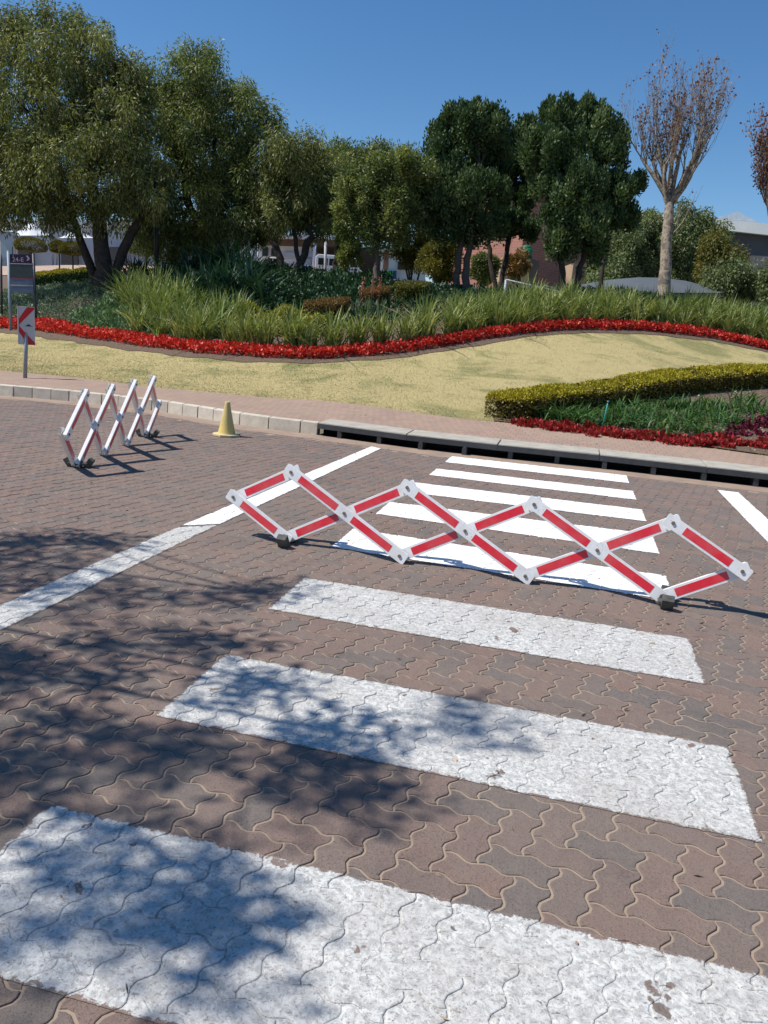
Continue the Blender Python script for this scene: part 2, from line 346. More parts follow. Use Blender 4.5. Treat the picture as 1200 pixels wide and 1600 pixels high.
ctrl += [tuple(W(*q)) for q in [(158,455,26),(335,425,29),(455,437,28),(528,442,34),(588,450,26),(718,462,27),(775,457,29),(892,475,25),(1035,474,27.5),
        (60,470,29),(110,415,46),(0,418,46),(350,420,46),(250,430,36),(430,435,48),(520,438,58),(650,445,50),(640,470,23),(520,480,23),(860,462,42),(1000,475,40),(1120,480,40),(1180,490,34),
        (1200,600,17.4),(1140,603,16.8),(1060,612,15.8),(960,632,14.6),(860,648,13.5),(1200,640,14.8),(1000,560,18.4),(1150,568,20.4),(1200,580,19.6),(500,592,15.5),(300,580,16.6),(100,560,18.5),(700,600,15.5)]]
for x in (-60, -26, -14, -9, -5, -2, 0, 2, 5, 9, 15, 40): ctrl.append((x, float(np.interp(x, KX, KY)) + 0.4, 0.16)); ctrl.append((x, float(yle(x)), 0.19))
ctrl += [(-70, 90, 4), (-30, 80, 4), (0, 80, 3.5), (30, 80, 3), (70, 80, 3), (-90, 40, 3), (60, 35, 3), (0, 120, 4), (-60, 60, 3.8), (40, 55, 2.6), (-26, 30, 1.2), (16, 22.5, 1.8), (16, 30, 3.0), (-45, 36, 2.2)]
CT = np.array(ctrl); kern = lambda r: np.sqrt(r * r + 0.6)
_A = kern(np.linalg.norm(CT[:, None, :2] - CT[None, :, :2], axis=2)) + np.eye(len(CT)) * 0.02
_n = len(CT); _M = np.zeros((_n + 3, _n + 3)); _M[:_n, :_n] = _A; _M[:_n, _n] = 1; _M[:_n, _n+1:] = CT[:, :2]; _M[_n:, :_n] = _M[:_n, _n:].T
_w = np.linalg.solve(_M, np.concatenate([CT[:, 2], [0, 0, 0]]))
def gz(x, y):
    x = np.atleast_1d(np.asarray(x, float)); y = np.atleast_1d(np.asarray(y, float)); x, y = np.broadcast_arrays(x, y); sh = x.shape
    xf, yf = x.ravel(), y.ravel(); out = np.empty(len(xf))
    for i in range(0, len(xf), 20000):
        a = xf[i:i+20000]; b = yf[i:i+20000]
        k = kern(np.hypot(a[:, None] - CT[None, :, 0], b[:, None] - CT[None, :, 1]))
        out[i:i+20000] = k @ _w[:_n] + _w[_n] + _w[_n+1] * a + _w[_n+2] * b
    v = np.clip((yf - yk(xf)) / 1.6, 0, 1); v = v * v * (3 - 2 * v); out = 0.165 * (1 - v) + out * v
    f = np.clip((np.hypot(xf, yf) - 85) / 60, 0, 1); out = out * (1 - f) + 3.5 * f
    return out.reshape(sh)
def gz1(x, y): return float(gz(x, y)[0])
def strip(name, fa, fb, xs, nv, mat, kind='structure', dz=0.0, pw=1.0):
    t = (np.linspace(0, 1, nv)) ** pw; X = np.repeat(xs[:, None], nv, 1); A = fa(xs)[:, None]; B = fb(xs)[:, None]; Y = A + (B - A) * t
    Z = gz(X, Y) + dz; V = np.stack([X, Y, Z], 2).reshape(-1, 3); n = len(xs); i = np.arange(n - 1)[:, None] * nv + np.arange(nv - 1)[None]
    F = np.stack([i, i + nv, i + nv + 1, i + 1], 2).reshape(-1, 4)
    o = link(name, npmesh(name, V, F, smooth=True), mat); tag(o, kind=kind); return o
XS = np.unique(np.concatenate([np.linspace(-160, -26, 30), np.linspace(-26, 16, 260), np.linspace(16, 160, 30)]))
strip('sidewalk', lambda x: yk(x) + 0.15, yle, XS, 8, WALKM)
strip('lawn', yle, yred, XS, 46, LAWN)
strip('bed_edge_soil', lambda x: yred(x) - .38 + .05*np.sin(x*3.7) + .03*np.sin(x*9.1), lambda x: yred(x) + 0*x, np.linspace(-22, 14, 400), 4, SOIL, dz=.012)
strip('planting_bed', yred, lambda x: yred(x) + 11, XS, 40, SOIL)
strip('ground', lambda x: yred(x) + 11, lambda x: 3000 + 0 * x, XS, 70, GROUNDM, pw=4.0)
# ------------------------------------------------------------------ road of interlocking pavers
U = 0.107; AMP = 0.0105; GA = math.radians(-12.0)
CG, SG = math.cos(GA), math.sin(GA)
def wv(t): return np.clip(1.5 * np.sin(2 * np.pi * t), -1, 1)
def warp(P):
    P = np.asarray(P, float); a = P[..., 0]; b = P[..., 1]
    X = a * U - AMP * wv(b); Y = b * U + AMP * 0.9 * wv(a)
    return np.stack([X * CG - Y * SG, X * SG + Y * CG], -1)
def h2(i, j, k=0):
    v = math.sin(i * 127.1 + j * 311.7 + k * 74.7) * 43758.5453; return v - math.floor(v)
def paver_set(xr, yr, inside, res, inset, lift=0.0):
    """list of pavers: outline rings with heights and a colour value"""
    out = []
    cs = [(x * CG + y * SG, -x * SG + y * CG) for x in xr for y in yr]
    i0 = int(min(c[0] for c in cs) / U) - 3; i1 = int(max(c[0] for c in cs) / U) + 3
    j0 = int(min(c[1] for c in cs) / U) - 3; j1 = int(max(c[1] for c in cs) / U) + 3
    for i in range(i0, i1):
        for j in range(j0, j1):
            k = (i - j) % 4
            if k == 0: a, b = 2, 1
            elif k == 3: a, b = 1, 2
            else: continue
            cx, cy = (i + a / 2) * U, (j + b / 2) * U; wx, wy = cx * CG - cy * SG, cx * SG + cy * CG
            if not inside(wx, wy): continue
            ra, rb = res * a, res * b
            P = [(i + t * a / ra, j) for t in range(ra)] + [(i + a, j + t * b / rb) for t in range(rb)] + \
                [(i + a - t * a / ra, j + b) for t in range(ra)] + [(i, j + b - t * b / rb) for t in range(rb)]
            Q = warp(P); n = len(Q)
            d = np.roll(Q, -1, 0) - np.roll(Q, 1, 0); nn = np.stack([-d[:, 1], d[:, 0]], 1); nn /= np.linalg.norm(nn, axis=1)[:, None]
            out.append((i, j, Q, nn, wx, wy))
    return out
def paver_mesh(name, ps, lift=0.0, inset=0.0036, mats=None, sheet=None):
    V = []; F = []; A = []; b = 0
    for (i, j, Q, nn, wx, wy) in ps:
        n = len(Q); r1, r2, r3, r4 = h2(i, j), h2(i, j, 1), h2(i, j, 2), h2(i, j, 3)
        tx, ty = (r2 - .5) * 0.02, (r3 - .5) * 0.02; dz = (r4 - .5) * 0.0022
        o1 = Q + nn * (inset + 0.0032 + (r1 * 0.0012)); o0 = Q + nn * inset
        zt = lambda q: (q[:, 0] - wx) * tx + (q[:, 1] - wy) * ty + dz
        top = np.c_[o1, zt(o1) + lift]; mid = np.c_[(o0 + o1) / 2 + (o0 - o1) * 0.15, zt(o0) - 0.0012 + lift]; bot = np.c_[o0, zt(o0) - 0.0065 + lift]
        V += top.tolist() + mid.tolist() + bot.tolist()
        F.append(tuple(range(b, b + n))); A.append(r1)
        for k in range(n):
            k2 = (k + 1) % n
            F.append((b + k, b + n + k, b + n + k2, b + k2)); F.append((b + n + k, b + 2*n + k, b + 2*n + k2, b + n + k2)); A += [r1, r1]
        b += 3 * n
    if sheet:
        for q in sheet: V.append(q)
        F.append((b, b+1, b+2, b+3)); A.append(0.5)
    me = bpy.data.meshes.new(name); me.from_pydata(V, [], F)
    a = me.attributes.new('v', 'FLOAT', 'FACE'); a.data.foreach_set('value', A); me.update(); return me
def in_field(x, y):
    return 0.55 < y < yk(x) - 0.42 and -0.83 * y - 1.6 < x < 0.25 * y + 2.2 and x > -11.2
near = paver_set((-7, 4), (0.5, 4.8), lambda x, y: in_field(x, y) and y < 4.6, 6, 0.003)
far = paver_set((-12, 6), (4.5, 12.5), lambda x, y: in_field(x, y) and y >= 4.6, 4, 0.003)
for nm, ps in (('road_pavers_near', near), ('road_pavers_far', far)):
    o = link('road', paver_mesh('road', ps), PAVER); tag(o, kind='structure')
def sheet(name, x0, x1, y0, y1, z, mat, nx=1):
    b = MB(); b.add([(x0,y0,z),(x1,y0,z),(x1,y1,z),(x0,y1,z)], [(0,1,2,3)]); o = b.build(name, mat); tag(o, kind='structure'); return o
# sand bed under the pavers; the surrounding road starts where the pavers stop
def road_sheet(name, z, mat, xs, fa, fb, nv=3):
    V = []; F = []
    for x in xs:
        a, b_ = fa(x), fb(x)
        for k in range(nv): V.append((x, a + (b_ - a) * k / (nv - 1), z))
    for i in range(len(xs) - 1):
        for k in range(nv - 1):
            q = i * nv + k; F.append((q, q + nv, q + nv + 1, q + 1))
    me = bpy.data.meshes.new(name); me.from_pydata(V, [], F); me.update(); o = link(name, me, mat); tag(o, kind='structure'); return o
xs = list(np.linspace(-12.2, 5.0, 90))
road_sheet('joint_sand', -0.0036, SAND, xs, lambda x: 0.3, lambda x: float(yk(x)))
road_sheet('road_surface', -0.0085, ROADFAR, list(np.linspace(-160, -26, 12)) + list(np.linspace(-25.5, 15, 120)) + list(np.linspace(20, 160, 10)), lambda x: -70.0, lambda x: float(yk(x)) + 0.04)
# screeded channel along the kerb
CHAN = surf('channel_mortar', (0.34, 0.25, 0.185), (0.25, 0.185, 0.145), 3.5, 0.95, 0.5, 0.006, 40)
road_sheet('road_edge_channel', 0.0, CHAN, list(np.linspace(-12.2, 6.5, 110)), lambda x: float(yk(x)) - 0.40 + 0.02 * math.sin(x * 9), lambda x: float(yk(x)) + 0.05)

# ------------------------------------------------------------------ painted markings draped over the pavers
def marking(name, quad, mat, label, res=6, lift=0.0022, jag=0.0):
    xs_ = [q[0] for q in quad]; ys_ = [q[1] for q in quad]
    x0, x1, y0, y1 = min(xs_) - .2, max(xs_) + .2, min(ys_) - .2, max(ys_) + .2
    ps = paver_set((x0, x1), (y0, y1), lambda x, y: x0 < x < x1 and y0 < y < y1, res, 0.003)
    me = paver_mesh(name, ps, lift=lift, inset=0.0022, sheet=[(x0,y0,-0.0022+lift*.5),(x1,y0,-0.0022+lift*.5),(x1,y1,-0.0022+lift*.5),(x0,y1,-0.0022+lift*.5)])
    bm = bmesh.new(); bm.from_mesh(me)
    n = len(quad)
    for k in range(n):
        a = np.array(quad[k]); b = np.array(quad[(k+1) % n]); d = b - a; nrm = (d[1], -d[0], 0)      # CCW: outward
        bmesh.ops.bisect_plane(bm, geom=bm.verts[:] + bm.edges[:] + bm.faces[:], plane_co=(a[0], a[1], 0), plane_no=nrm, clear_outer=True)
    bm.to_mesh(me); bm.free(); me.update()
    nl_ = len(me.loops); vi = np.empty(nl_, np.int32); me.loops.foreach_get('vertex_index', vi); co = np.empty(len(me.vertices)*3, np.float32); me.vertices.foreach_get('co', co); co = co.reshape(-1, 3)
    ds = []
    for k in range(4):
        a = np.array(quad[k]); b = np.array(quad[(k+1) % 4]); d = (b - a) / np.linalg.norm(b - a); ds.append(-((co[:, 0] - a[0])*d[1] - (co[:, 1] - a[1])*d[0]))
    for nm_, (p_, q_) in (('e1', (0, 1)), ('e2', (2, 3))):
        uv = me.uv_layers.new(name=nm_); uv.data.foreach_set('uv', np.stack([ds[p_][vi], ds[q_][vi]], 1).ravel())
    o = link(name, me, mat); tag(o, label, 'road marking', 'crosswalk stripes' if 'stripe' in name else 'solid edge lines'); tag(o, kind='structure')
    return o
def q(l0, l1, r0, r1, xl=-1.42, xr=0.77): return [(xl, l0), (xr, r0), (xr, r1), (xl, l1)]
ST = [((1.33, 1.94, 1.31, 1.90), -1.405, 0.78), ((2.56, 3.20, 2.50, 3.14), -1.395, 0.765), ((3.83, 4.44, 3.75, 4.37), -1.44, 0.77), ((5.17, 5.75, 5.02, 5.59), -1.50, 0.77),
      ((6.33, 6.86, 6.20, 6.86), -1.47, 0.785), ((7.38, 7.93, 7.36, 7.90), -1.45, 0.78), ((8.45, 8.92, 8.39, 8.90), -1.40, 0.76), ((9.45, 9.98, 9.41, 9.97), -1.39, 0.75)]
for k, (v, xl, xr) in enumerate(ST):
    old = k < 3
    marking('crosswalk_stripe', q(*v, xl, xr), OLDPAINT if old else NEWPAINT, None, 6 if k < 3 else 4, 0.0022 if old else 0.0035)
marking('edge_line', [(-2.72, 1.2), (-2.47, 1.2), (-2.42, 5.35), (-2.645, 5.15)], OLDPAINT, None, 4)
marking('edge_line', [(-2.642, 5.18), (-2.419, 5.38), (-2.30, 9.98), (-2.46, 10.08)], NEWPAINT, None, 4, 0.0035)
marking('edge_line', [(1.74, 4.6), (1.98, 4.6), (1.95, 9.62), (1.72, 9.62)], NEWPAINT, None, 4, 0.0035)

# ------------------------------------------------------------------ kerb
b = MB(); x = -24.0
XD = float(G(497, 680)[0])
while x < XD - 0.01:
    L = 0.30 if x < -5.3 else 0.49
    x2 = min(x + L, XD - 0.02)
    if x2 - x < 0.05: break
    xa, xb = x + 0.006, x2 - 0.006; P0 = np.array([xa, yk(xa)]); P1 = np.array([xb, yk(xb)]); j = (h2(int(x*10), 3) - .5) * 0.012
    b.hexa([(P0[0],P0[1]+j,-0.1),(P1[0],P1[1]+j,-0.1),(P1[0],P1[1]+.15,-0.1),(P0[0],P0[1]+.15,-0.1)],
           [(P0[0],P0[1]+j+.02,.165+j*.4),(P1[0],P1[1]+j+.02,.165+j*.4),(P1[0],P1[1]+.15,.17),(P0[0],P0[1]+.15,.17)]); x = x2
tag(b.build('kerb', CONC, bevel=0.008, seg=2), kind='structure')
b = MB(); xx = list(np.linspace(-24, XD - 0.02, 60))
for xa, xb in zip(xx[:-1], xx[1:]):
    b.hexa([(xa,yk(xa)+.035,-.12),(xb,yk(xb)+.035,-.12),(xb,yk(xb)+.14,-.12),(xa,yk(xa)+.14,-.12)], [(xa,yk(xa)+.05,.15),(xb,yk(xb)+.05,.15),(xb,yk(xb)+.14,.15),(xa,yk(xa)+.14,.15)])
tag(b.build('kerb_mortar', CHAN), kind='structure')
# storm drain inlet: cover slabs over a dark slot with short supports
dr = empty('storm_drain', (XD + 4.5, float(yk(XD + 4.5)) + .2, 0), 'long concrete storm drain inlet with a dark open slot along the kerb', 'storm drain')
edges = [XD, -2.05, -0.85, 0.42, 1.68, 2.95, 4.2, 5.5, 6.8, 8.1]
for a, c in zip(edges[:-1], edges[1:]):
    a2, c2 = a + 0.008, c - 0.008; b = MB(); j = (h2(int(a*7), 5) - .5) * 0.01
    f = lambda x, o, z: (x, float(yk(x)) + o, z)
    b.hexa([f(a2,-.02,.125), f(c2,-.02,.125), f(c2,.50,.125), f(a2,.50,.125)], [f(a2,-.015,.182+j), f(c2,-.015,.182-j), f(c2,.50,.186), f(a2,.50,.186)])
    b.build('cover_slab', SLAB, dr, bevel=0.008, seg=2)
    b = MB(); b.hexa([f(a+.002,-.035,.098), f(c-.002,-.035,.098), f(c-.002,-.0205,.098), f(a+.002,-.0205,.098)], [f(a+.002,-.035,.165), f(c-.002,-.035,.165), f(c-.002,-.0205,.165), f(a+.002,-.0205,.165)])
    b.hexa([f(a+.002,-.0205,.098), f(c-.002,-.0205,.098), f(c-.002,.25,.098), f(a+.002,.25,.098)], [f(a+.002,-.0205,.122), f(c-.002,-.0205,.122), f(c-.002,.25,.122), f(a+.002,.25,.122)])
    b.build('edge_beam', DARKSTEEL, dr)
x = XD + 0.33
while x < 8:
    b = MB(); y0 = float(yk(x)); prof = [(-.03, -.02), (.03, -.02), (.028, .085), (.018, .099), (-.018, .099), (-.028, .085)]
    b.prism(prof, (x, y0 - 0.03, 0), np.array([1, 0, 0.]), np.array([0, 0, 1.]), np.array([0, 1, 0.]), 0.24); b.build('support', DARKSTEEL, dr); x += 0.585
b = MB(); b.hexa([(XD,yk(XD)+.26,-.3),(8,yk(8)+.26,-.3),(8,yk(8)+.5,-.3),(XD,yk(XD)+.5,-.3)], [(XD,yk(XD)+.26,.12),(8,yk(8)+.26,.12),(8,yk(8)+.5,.12),(XD,yk(XD)+.5,.12)])
for xa, xb in zip(np.linspace(XD, 8, 16)[:-1], np.linspace(XD, 8, 16)[1:]):
    b.hexa([(xa,yk(xa)+.02,-.3),(xb,yk(xb)+.02,-.3),(xb,yk(xb)+.3,-.3),(xa,yk(xa)+.3,-.3)], [(xa,yk(xa)+.02,.004),(xb,yk(xb)+.02,.004),(xb,yk(xb)+.3,.004),(xa,yk(xa)+.3,.004)])
    b.hexa([(xa,yk(xa)+.24,.0),(xb,yk(xb)+.24,.0),(xb,yk(xb)+.28,.0),(xa,yk(xa)+.28,.0)], [(xa,yk(xa)+.24,.12),(xb,yk(xb)+.24,.12),(xb,yk(xb)+.28,.12),(xa,yk(xa)+.28,.12)])
b.build('pit', BLACKPIT, dr)

# ------------------------------------------------------------------ folding lattice barriers
def barrier(label, P0, P1, cellx, Hh, up, front_sign, swap=False):
    """P0: ground point under the first bottom bolt; cellx: offsets of bottom nodes along the line; up: unit vector of the lattice plane"""
    P0 = np.array([*P0, 0.0]); P1 = np.array([*P1, 0.0]); ux = (P1 - P0) / np.linalg.norm(P1 - P0)
    up = np.array(up, float); up -= ux * (up @ ux) * 0.0; up /= np.linalg.norm(up)
    fn = np.cross(ux, up); fn /= np.linalg.norm(fn); fn *= front_sign          # out of the front face
    root = empty('folding_barrier', (P0 + P1) / 2, label, 'barrier', 'folding lattice barriers')
    z0 = 0.045; UP0 = np.array([0, 0, 1.])
    base = lambda s, h: P0 + ux * s + up * h + UP0 * z0
    c = cellx; hf = (c[1] - c[0]) / 2
    Bt = [base(s, 0) for s in c]; Tp = [base(s, Hh) for s in c]
    Md = [base(c[0] - hf, Hh/2)] + [base((c[k] + c[k+1]) / 2, Hh/2) for k in range(3)] + [base(c[3] + (c[3]-c[2]) / 2, Hh/2)]
    def bar(a, b_, layer, cross):
        d = b_ - a; L = np.linalg.norm(d); d = d / L; wd = np.cross(fn, d); hw = 0.039; fl = 0.032; e = 0.050
        if wd[2] < 0: wd = -wd
        o = a + fn * (0.023 if layer == 'front' else -0.023)
        bb = MB(); t = 0.003
        # channel: face plate with chamfered ends, two flanges folded back
        x0, x1 = -e, L + e
        c_ = .007; face = [(x0 + c_, -hw), (x1 - c_, -hw), (x1, -hw + c_), (x1, hw - c_), (x1 - c_, hw), (x0 + c_, hw), (x0, hw - c_), (x0, -hw + c_)]
        bb.prism(face, o, d, wd, fn, t)
        for s_ in (-1, 1):
            bb.box(o + d * (L/2) + wd * (s_ * (hw - t/2)) - fn * (fl/2), (L + 2*e - .018, t, fl), ax=np.array([d, wd, fn]))
        ob = bb.build('bar', WHITEP, root, bevel=0.001)
        segs = [(0.078, L/2 - 0.066), (L/2 + 0.066, L - 0.078)] if cross else [(0.078, L - 0.078)]
        for s0, s1 in segs:
            st = MB(); st.box(o + d * ((s0 + s1)/2) + fn * (t + .0007), (s1 - s0, 0.050, 0.0012), ax=np.array([d, wd, fn])); st.build('reflective_strip', REDT, ob)
    fr_, bk_ = ('back', 'front') if swap else ('front', 'back')
    for k in range(3):
        bar(Tp[k], Bt[k+1], fr_, True); bar(Bt[k], Tp[k+1], bk_, True)
    bar(Md[0], Bt[0], fr_, False); bar(Tp[3], Md[4], fr_, False)
    bar(Md[0], Tp[0], bk_, False); bar(Bt[3], Md[4], bk_, False)
    for p in Bt + Tp + Md:
        bb = MB(); bb.tube([p - fn * .03, p + fn * .0345], 0.0065, 8); bb.tube([p + fn * .026, p + fn * .0335], 0.012, 6, sm=False); bb.build('bolt', BOLTM, root)
    # two pivoting feet under the end bottom bolts
    back = -fn.copy(); back[2] = 0; back /= np.linalg.norm(back); zz = np.array([0, 0, 1.])
    for p, sg in ((Bt[0], 1), (Bt[3], -1)):
        bb = MB()
        for s_ in (-1, 1):                                    # bracket cheeks on both sides of the bolt
            arm = [(-.022, .010), (-.016, .020), (0, .026), (.016, .020), (.022, .008), (.030, -.045), (-.030, -.045)]
            bb.prism(arm, p + fn * (s_ * 0.036 - .006 if s_ < 0 else .030), ux, np.cross(ux, -fn) if np.cross(ux, -fn)[2] > 0 else np.cross(ux, fn), fn, .006)
        ft = bb.build('foot', RUBBER, root, bevel=0.001)
        g0 = np.array([p[0], p[1], 0.0])
        bb = MB()
        for s_ in (-1, 1):
            cc = g0 - back * (s_ * 0.095) + ux * 0.01; tiltd = (-back * s_ * 0.55 + zz * .83); tiltd /= np.linalg.norm(tiltd); n2 = np.cross(ux, tiltd)
            bb.box(cc + zz * 0.038 + ux * 0.015, (0.070, 0.050, 0.105), ax=np.array([ux, n2, tiltd]))
        bb.box(g0 + zz * 0.036, (0.06, 0.19, 0.022), ax=np.array([ux, back, zz]))
        bb.build('rubber_pad', RUBBER, ft, bevel=0.004, seg=2)
    return root
barrier('red and white lattice barrier stretched across the crosswalk in the foreground', (-1.805, 5.10), (0.678, 4.92), [0, .830, 1.66, 2.49], 0.455, (0.0, 0.16, 0.99), 1)
barrier('red and white lattice barrier standing end-on beside the yellow cone', (-4.482, 6.698), (-4.975, 8.847), [0, .735, 1.47, 2.205], 0.652, (0.105, 0.02, 0.99), 1, True)

# ------------------------------------------------------------------ traffic cone
p = G(354, 681); k = 0.44 / 0.45
co = empty('traffic_cone', p, 'faded yellow traffic cone standing on the road by the kerb', 'traffic cone', rz=0.3)
V = []; F = []; n = 28; prof = [(0.118, .028), (0.112, .040), (0.108, .05), (0.085, .16), (0.060, .28), (0.038, .39), (0.033, .43), (0.030, .441), (0.022, .441), (0.020, .40)]
for r_, z_ in prof:
    for j in range(n): a_ = 2*math.pi*j/n; V.append((r_*math.cos(a_), r_*math.sin(a_), z_))
for i in range(len(prof)-1):
    for j in range(n): F.append((i*n+j, i*n+(j+1)%n, (i+1)*n+(j+1)%n, (i+1)*n+j))
b = MB(); b.add(V, F, 0, True); b.build('cone_body', CONEY, co, world=False)
b = MB(); pl = [(.165*math.cos(t)*1.0 + (.02 if abs(math.cos(t)) > .7 else 0)*np.sign(math.cos(t)), .165*math.sin(t) + (.02 if abs(math.sin(t)) > .7 else 0)*np.sign(math.sin(t))) for t in [math.pi/8 + i*math.pi/4 for i in range(8)]]
b.prism(pl, (0, 0, 0.002), np.array([1., 0, 0]), np.array([0, 1., 0]), np.array([0, 0, 1.]), 0.028); b.build('cone_base', CONEB, co, bevel=0.006, seg=2, world=False)

# ------------------------------------------------------------------ signs
def unit(v): v = np.array(v, float); return v / np.linalg.norm(v)
UP = np.array([0, 0, 1.])
SIGNW = surf('dull_white_sheet', (0.46, 0.47, 0.49), (0.40, 0.41, 0.43), 4, 0.5, 0.05)
SIGNR = surf('sign_red', (0.50, 0.010, 0.018), None, 8, 0.5, 0.05)
SIGNK = surf('sign_black', (0.012, 0.012, 0.014), None, 8, 0.6, 0.05)
SIGNB = surf('sign_back_dark', (0.06, 0.055, 0.06), None, 8, 0.6, 0.1)
GALV = surf('galvanised_post', (0.30, 0.32, 0.34), (0.22, 0.24, 0.25), 12, 0.55, 0.1, metal=0.3)
D = 14.3; bs = W(39, 598, D); bs[2] = 0.18; tp = W(42, 484, D)
s = empty('warning_sign', bs, 'red and white chevron board with a black hump symbol on a grey post', 'sign')
b = MB(); b.tube([bs - UP*.1, tp], 0.034, 12); b.build('post', GALV, s)
cl, cr = W(31.5, 509, D), W(53, 509, D); ux = unit([cr[0]-cl[0], cr[1]-cl[1], 0]); ux = unit(ux + np.array([0, 0.35, 0])); fn = unit(np.cross(ux, UP)); wid = 0.27; hh = 0.66
cc = W(42, 509, D) + fn * 0.045; fr = lambda o: cc + fn * o
b = MB(); b.box(fr(0), (wid, 0.02, hh), ax=np.array([ux, fn, UP])); b.box(fr(-.01) - ux*(wid/2), (0.02, 0.06, hh), ax=np.array([ux, fn, UP])); pb = b.build('board', [SIGNW], s, bevel=0.002)
b = MB(); w2, h_ = wid/2 - .004, hh/2 - .004
b.prism([(-w2, -.012), (-w2, .105), (w2-.115, h_), (w2, h_), (w2, h_-.035), (-w2+.028, .0315)][::-1], fr(.011), ux, UP, fn, .0015)
b.prism([(-w2, .012), (-w2, -.105), (w2-.115, -h_), (w2, -h_), (w2, -h_+.035), (-w2+.028, -.0315)], fr(.013), ux, UP, fn, .0015)
b.build('chevron', SIGNR, pb)
b = MB(); b.prism([(-.075, 0), (.075, 0), (.03, .012), (.022, .028), (0, .036), (-.022, .028), (-.03, .012)], fr(.0155) + ux*.035 - UP*.008, ux, UP, fn, .0015); b.build('hump_symbol', SIGNK, pb)

# direction board of stacked panels between two posts
D = 23.5
A0, A1 = W(17, 502, D), W(13, 393, D); B0, B1 = W(56, 483, D+.2), W(52, 397, D+.2)
s = empty('direction_board', (A0+B0)/2, 'directory board of dark purple and grey panels between two posts at the garden edge', 'sign')
BLUEG_P = surf('blue_grey_post', (0.22, 0.28, 0.34), (0.17, 0.22, 0.27), 6, 0.5, 0.05)
DKP = surf('dark_post', (0.05, 0.055, 0.07), None, 6, 0.5, 0.05)
b = MB(); b.tube([A0-UP*.4, A1], 0.045, 12); b.tube([A1, A1+UP*.03], [.047, .02], 12); b.build('post', BLUEG_P, s)
b = MB(); b.tube([B0-UP*.5, B1], 0.040, 12); b.tube([B1, B1+UP*.03], [.042, .02], 12); b.build('post', DKP, s)
def panel(name, y0, y1, mat, o=0.0, parent=s):
    a = W(15.5, y0, D); c_ = W(15.5, y1, D); e_ = W(51.5, y0+1, D+.2); g_ = W(51.5, y1+1, D+.2); n_ = unit(np.cross(e_-a, UP)) * .02
    b = MB(); b.hexa([c_+n_*(1+o), g_+n_*(1+o), g_-n_, c_-n_], [a+n_*(1+o), e_+n_*(1+o), e_-n_, a-n_]); return b.build(name, mat, parent), n_
PURP = surf('dark_purple_panel', (0.040, 0.012, 0.045), None, 8, 0.5, 0.05); GREYP = surf('dark_olive_panel', (0.06, 0.075, 0.065), None, 8, 0.5, 0.05)
BLP = surf('blue_grey_panel', (0.13, 0.17, 0.25), None, 8, 0.5, 0.05); TXT = surf('sign_white', (0.55, 0.52, 0.55), None, 8, 0.6, 0.0)
pt, n_ = panel('panel', 397, 411, PURP); panel('panel', 412.5, 434, GREYP); panel('panel', 435, 444.5, BLP); panel('panel', 446.5, 456.5, BLP)
for y0, y1, mt in ((411.2, 412.3, TXT), (434.1, 434.9, SIGNR), (444.7, 446.2, surf('sign_cream', (0.45, 0.42, 0.30), None, 8))): panel('divider', y0, y1, mt, .2)
def text_on(txt, pos, size, ux, n, mat, parent, name='lettering'):
    cu = bpy.data.curves.new(name, 'FONT'); cu.body = txt; cu.size = size; cu.extrude = 0.002; cu.resolution_u = 2
    o = bpy.data.objects.new('t', cu); COL.objects.link(o); C.view_layer.update()
    me = bpy.data.meshes.new_from_object(o.evaluated_get(C.evaluated_depsgraph_get())); bpy.data.objects.remove(o)
    ux = unit(ux); uy = unit(np.cross(n, ux)); M = Matrix(((ux[0], uy[0], n[0], pos[0]), (ux[1], uy[1], n[1], pos[1]), (ux[2], uy[2], n[2], pos[2]), (0,0,0,1)))
    me.transform(M); return link(name, me, mat, parent)
uxs = unit(W(51.5, 405, D+.2) - W(15.5, 404, D)); nn = unit(n_)
text_on('24-E', W(19.5, 408.5, D) + nn*.027, 0.17, uxs, nn, TXT, pt)
text_on('1', W(19.5, 402, D) + nn*.027, 0.10, uxs, nn, TXT, pt)
b = MB(); o_ = W(43.5, 404, D+.15) + nn*.025; b.prism([(-.05, .08), (0, .08), (.055, 0), (0, -.08), (-.05, -.08), (.0, 0)][::-1], o_, uxs, UP, nn, .003); b.build('arrow', TXT, pt)
# pale shield board on a dark post at the frame's edge
D = 25; a = W(2, 460, D); t_ = W(1, 376, D); s = empty('edge_sign', a, 'pale blue pointed board on a dark post at the left edge', 'sign')
b = MB(); b.tube([a - UP*.6, t_], .035, 10); b.build('post', DKP, s)
b = MB(); o_ = W(2, 393, D); b.prism([(0, -.33), (0, .33), (.24, .05), (.24, -.05), (.22, -.18), (.10, -.22)][::-1], o_ , unit(np.array([1, .2, 0])), UP, np.array([.2, -1, 0.]), .02); b.build('board', surf('pale_blue_sheet', (0.32, 0.42, 0.50), None, 8, 0.5, 0.05), s)

# ------------------------------------------------------------------ leaves and plants
def leaf_quads(P, Dr, L, Wd, nrm=None):
    """one rhombic leaf per row: base P, direction Dr, length L, width Wd"""
    n = len(P); Dr = Dr / (np.linalg.norm(Dr, axis=1)[:, None] + 1e-9)
    Rn = rng.normal(size=(n, 3)) if nrm is None else nrm + rng.normal(size=(n, 3)) * .5
    S = np.cross(Dr, Rn); S /= (np.linalg.norm(S, axis=1)[:, None] + 1e-9); L = np.broadcast_to(L, (n,))[:, None]; Wd = np.broadcast_to(Wd, (n,))[:, None]
    V = np.stack([P, P + Dr*L*.45 + S*Wd*.5, P + Dr*L, P + Dr*L*.45 - S*Wd*.5], 1).reshape(-1, 3)
    F = np.arange(n*4).reshape(-1, 4); return V, F
def sph(n):
    v = rng.normal(size=(n, 3)); return v / np.linalg.norm(v, axis=1)[:, None]
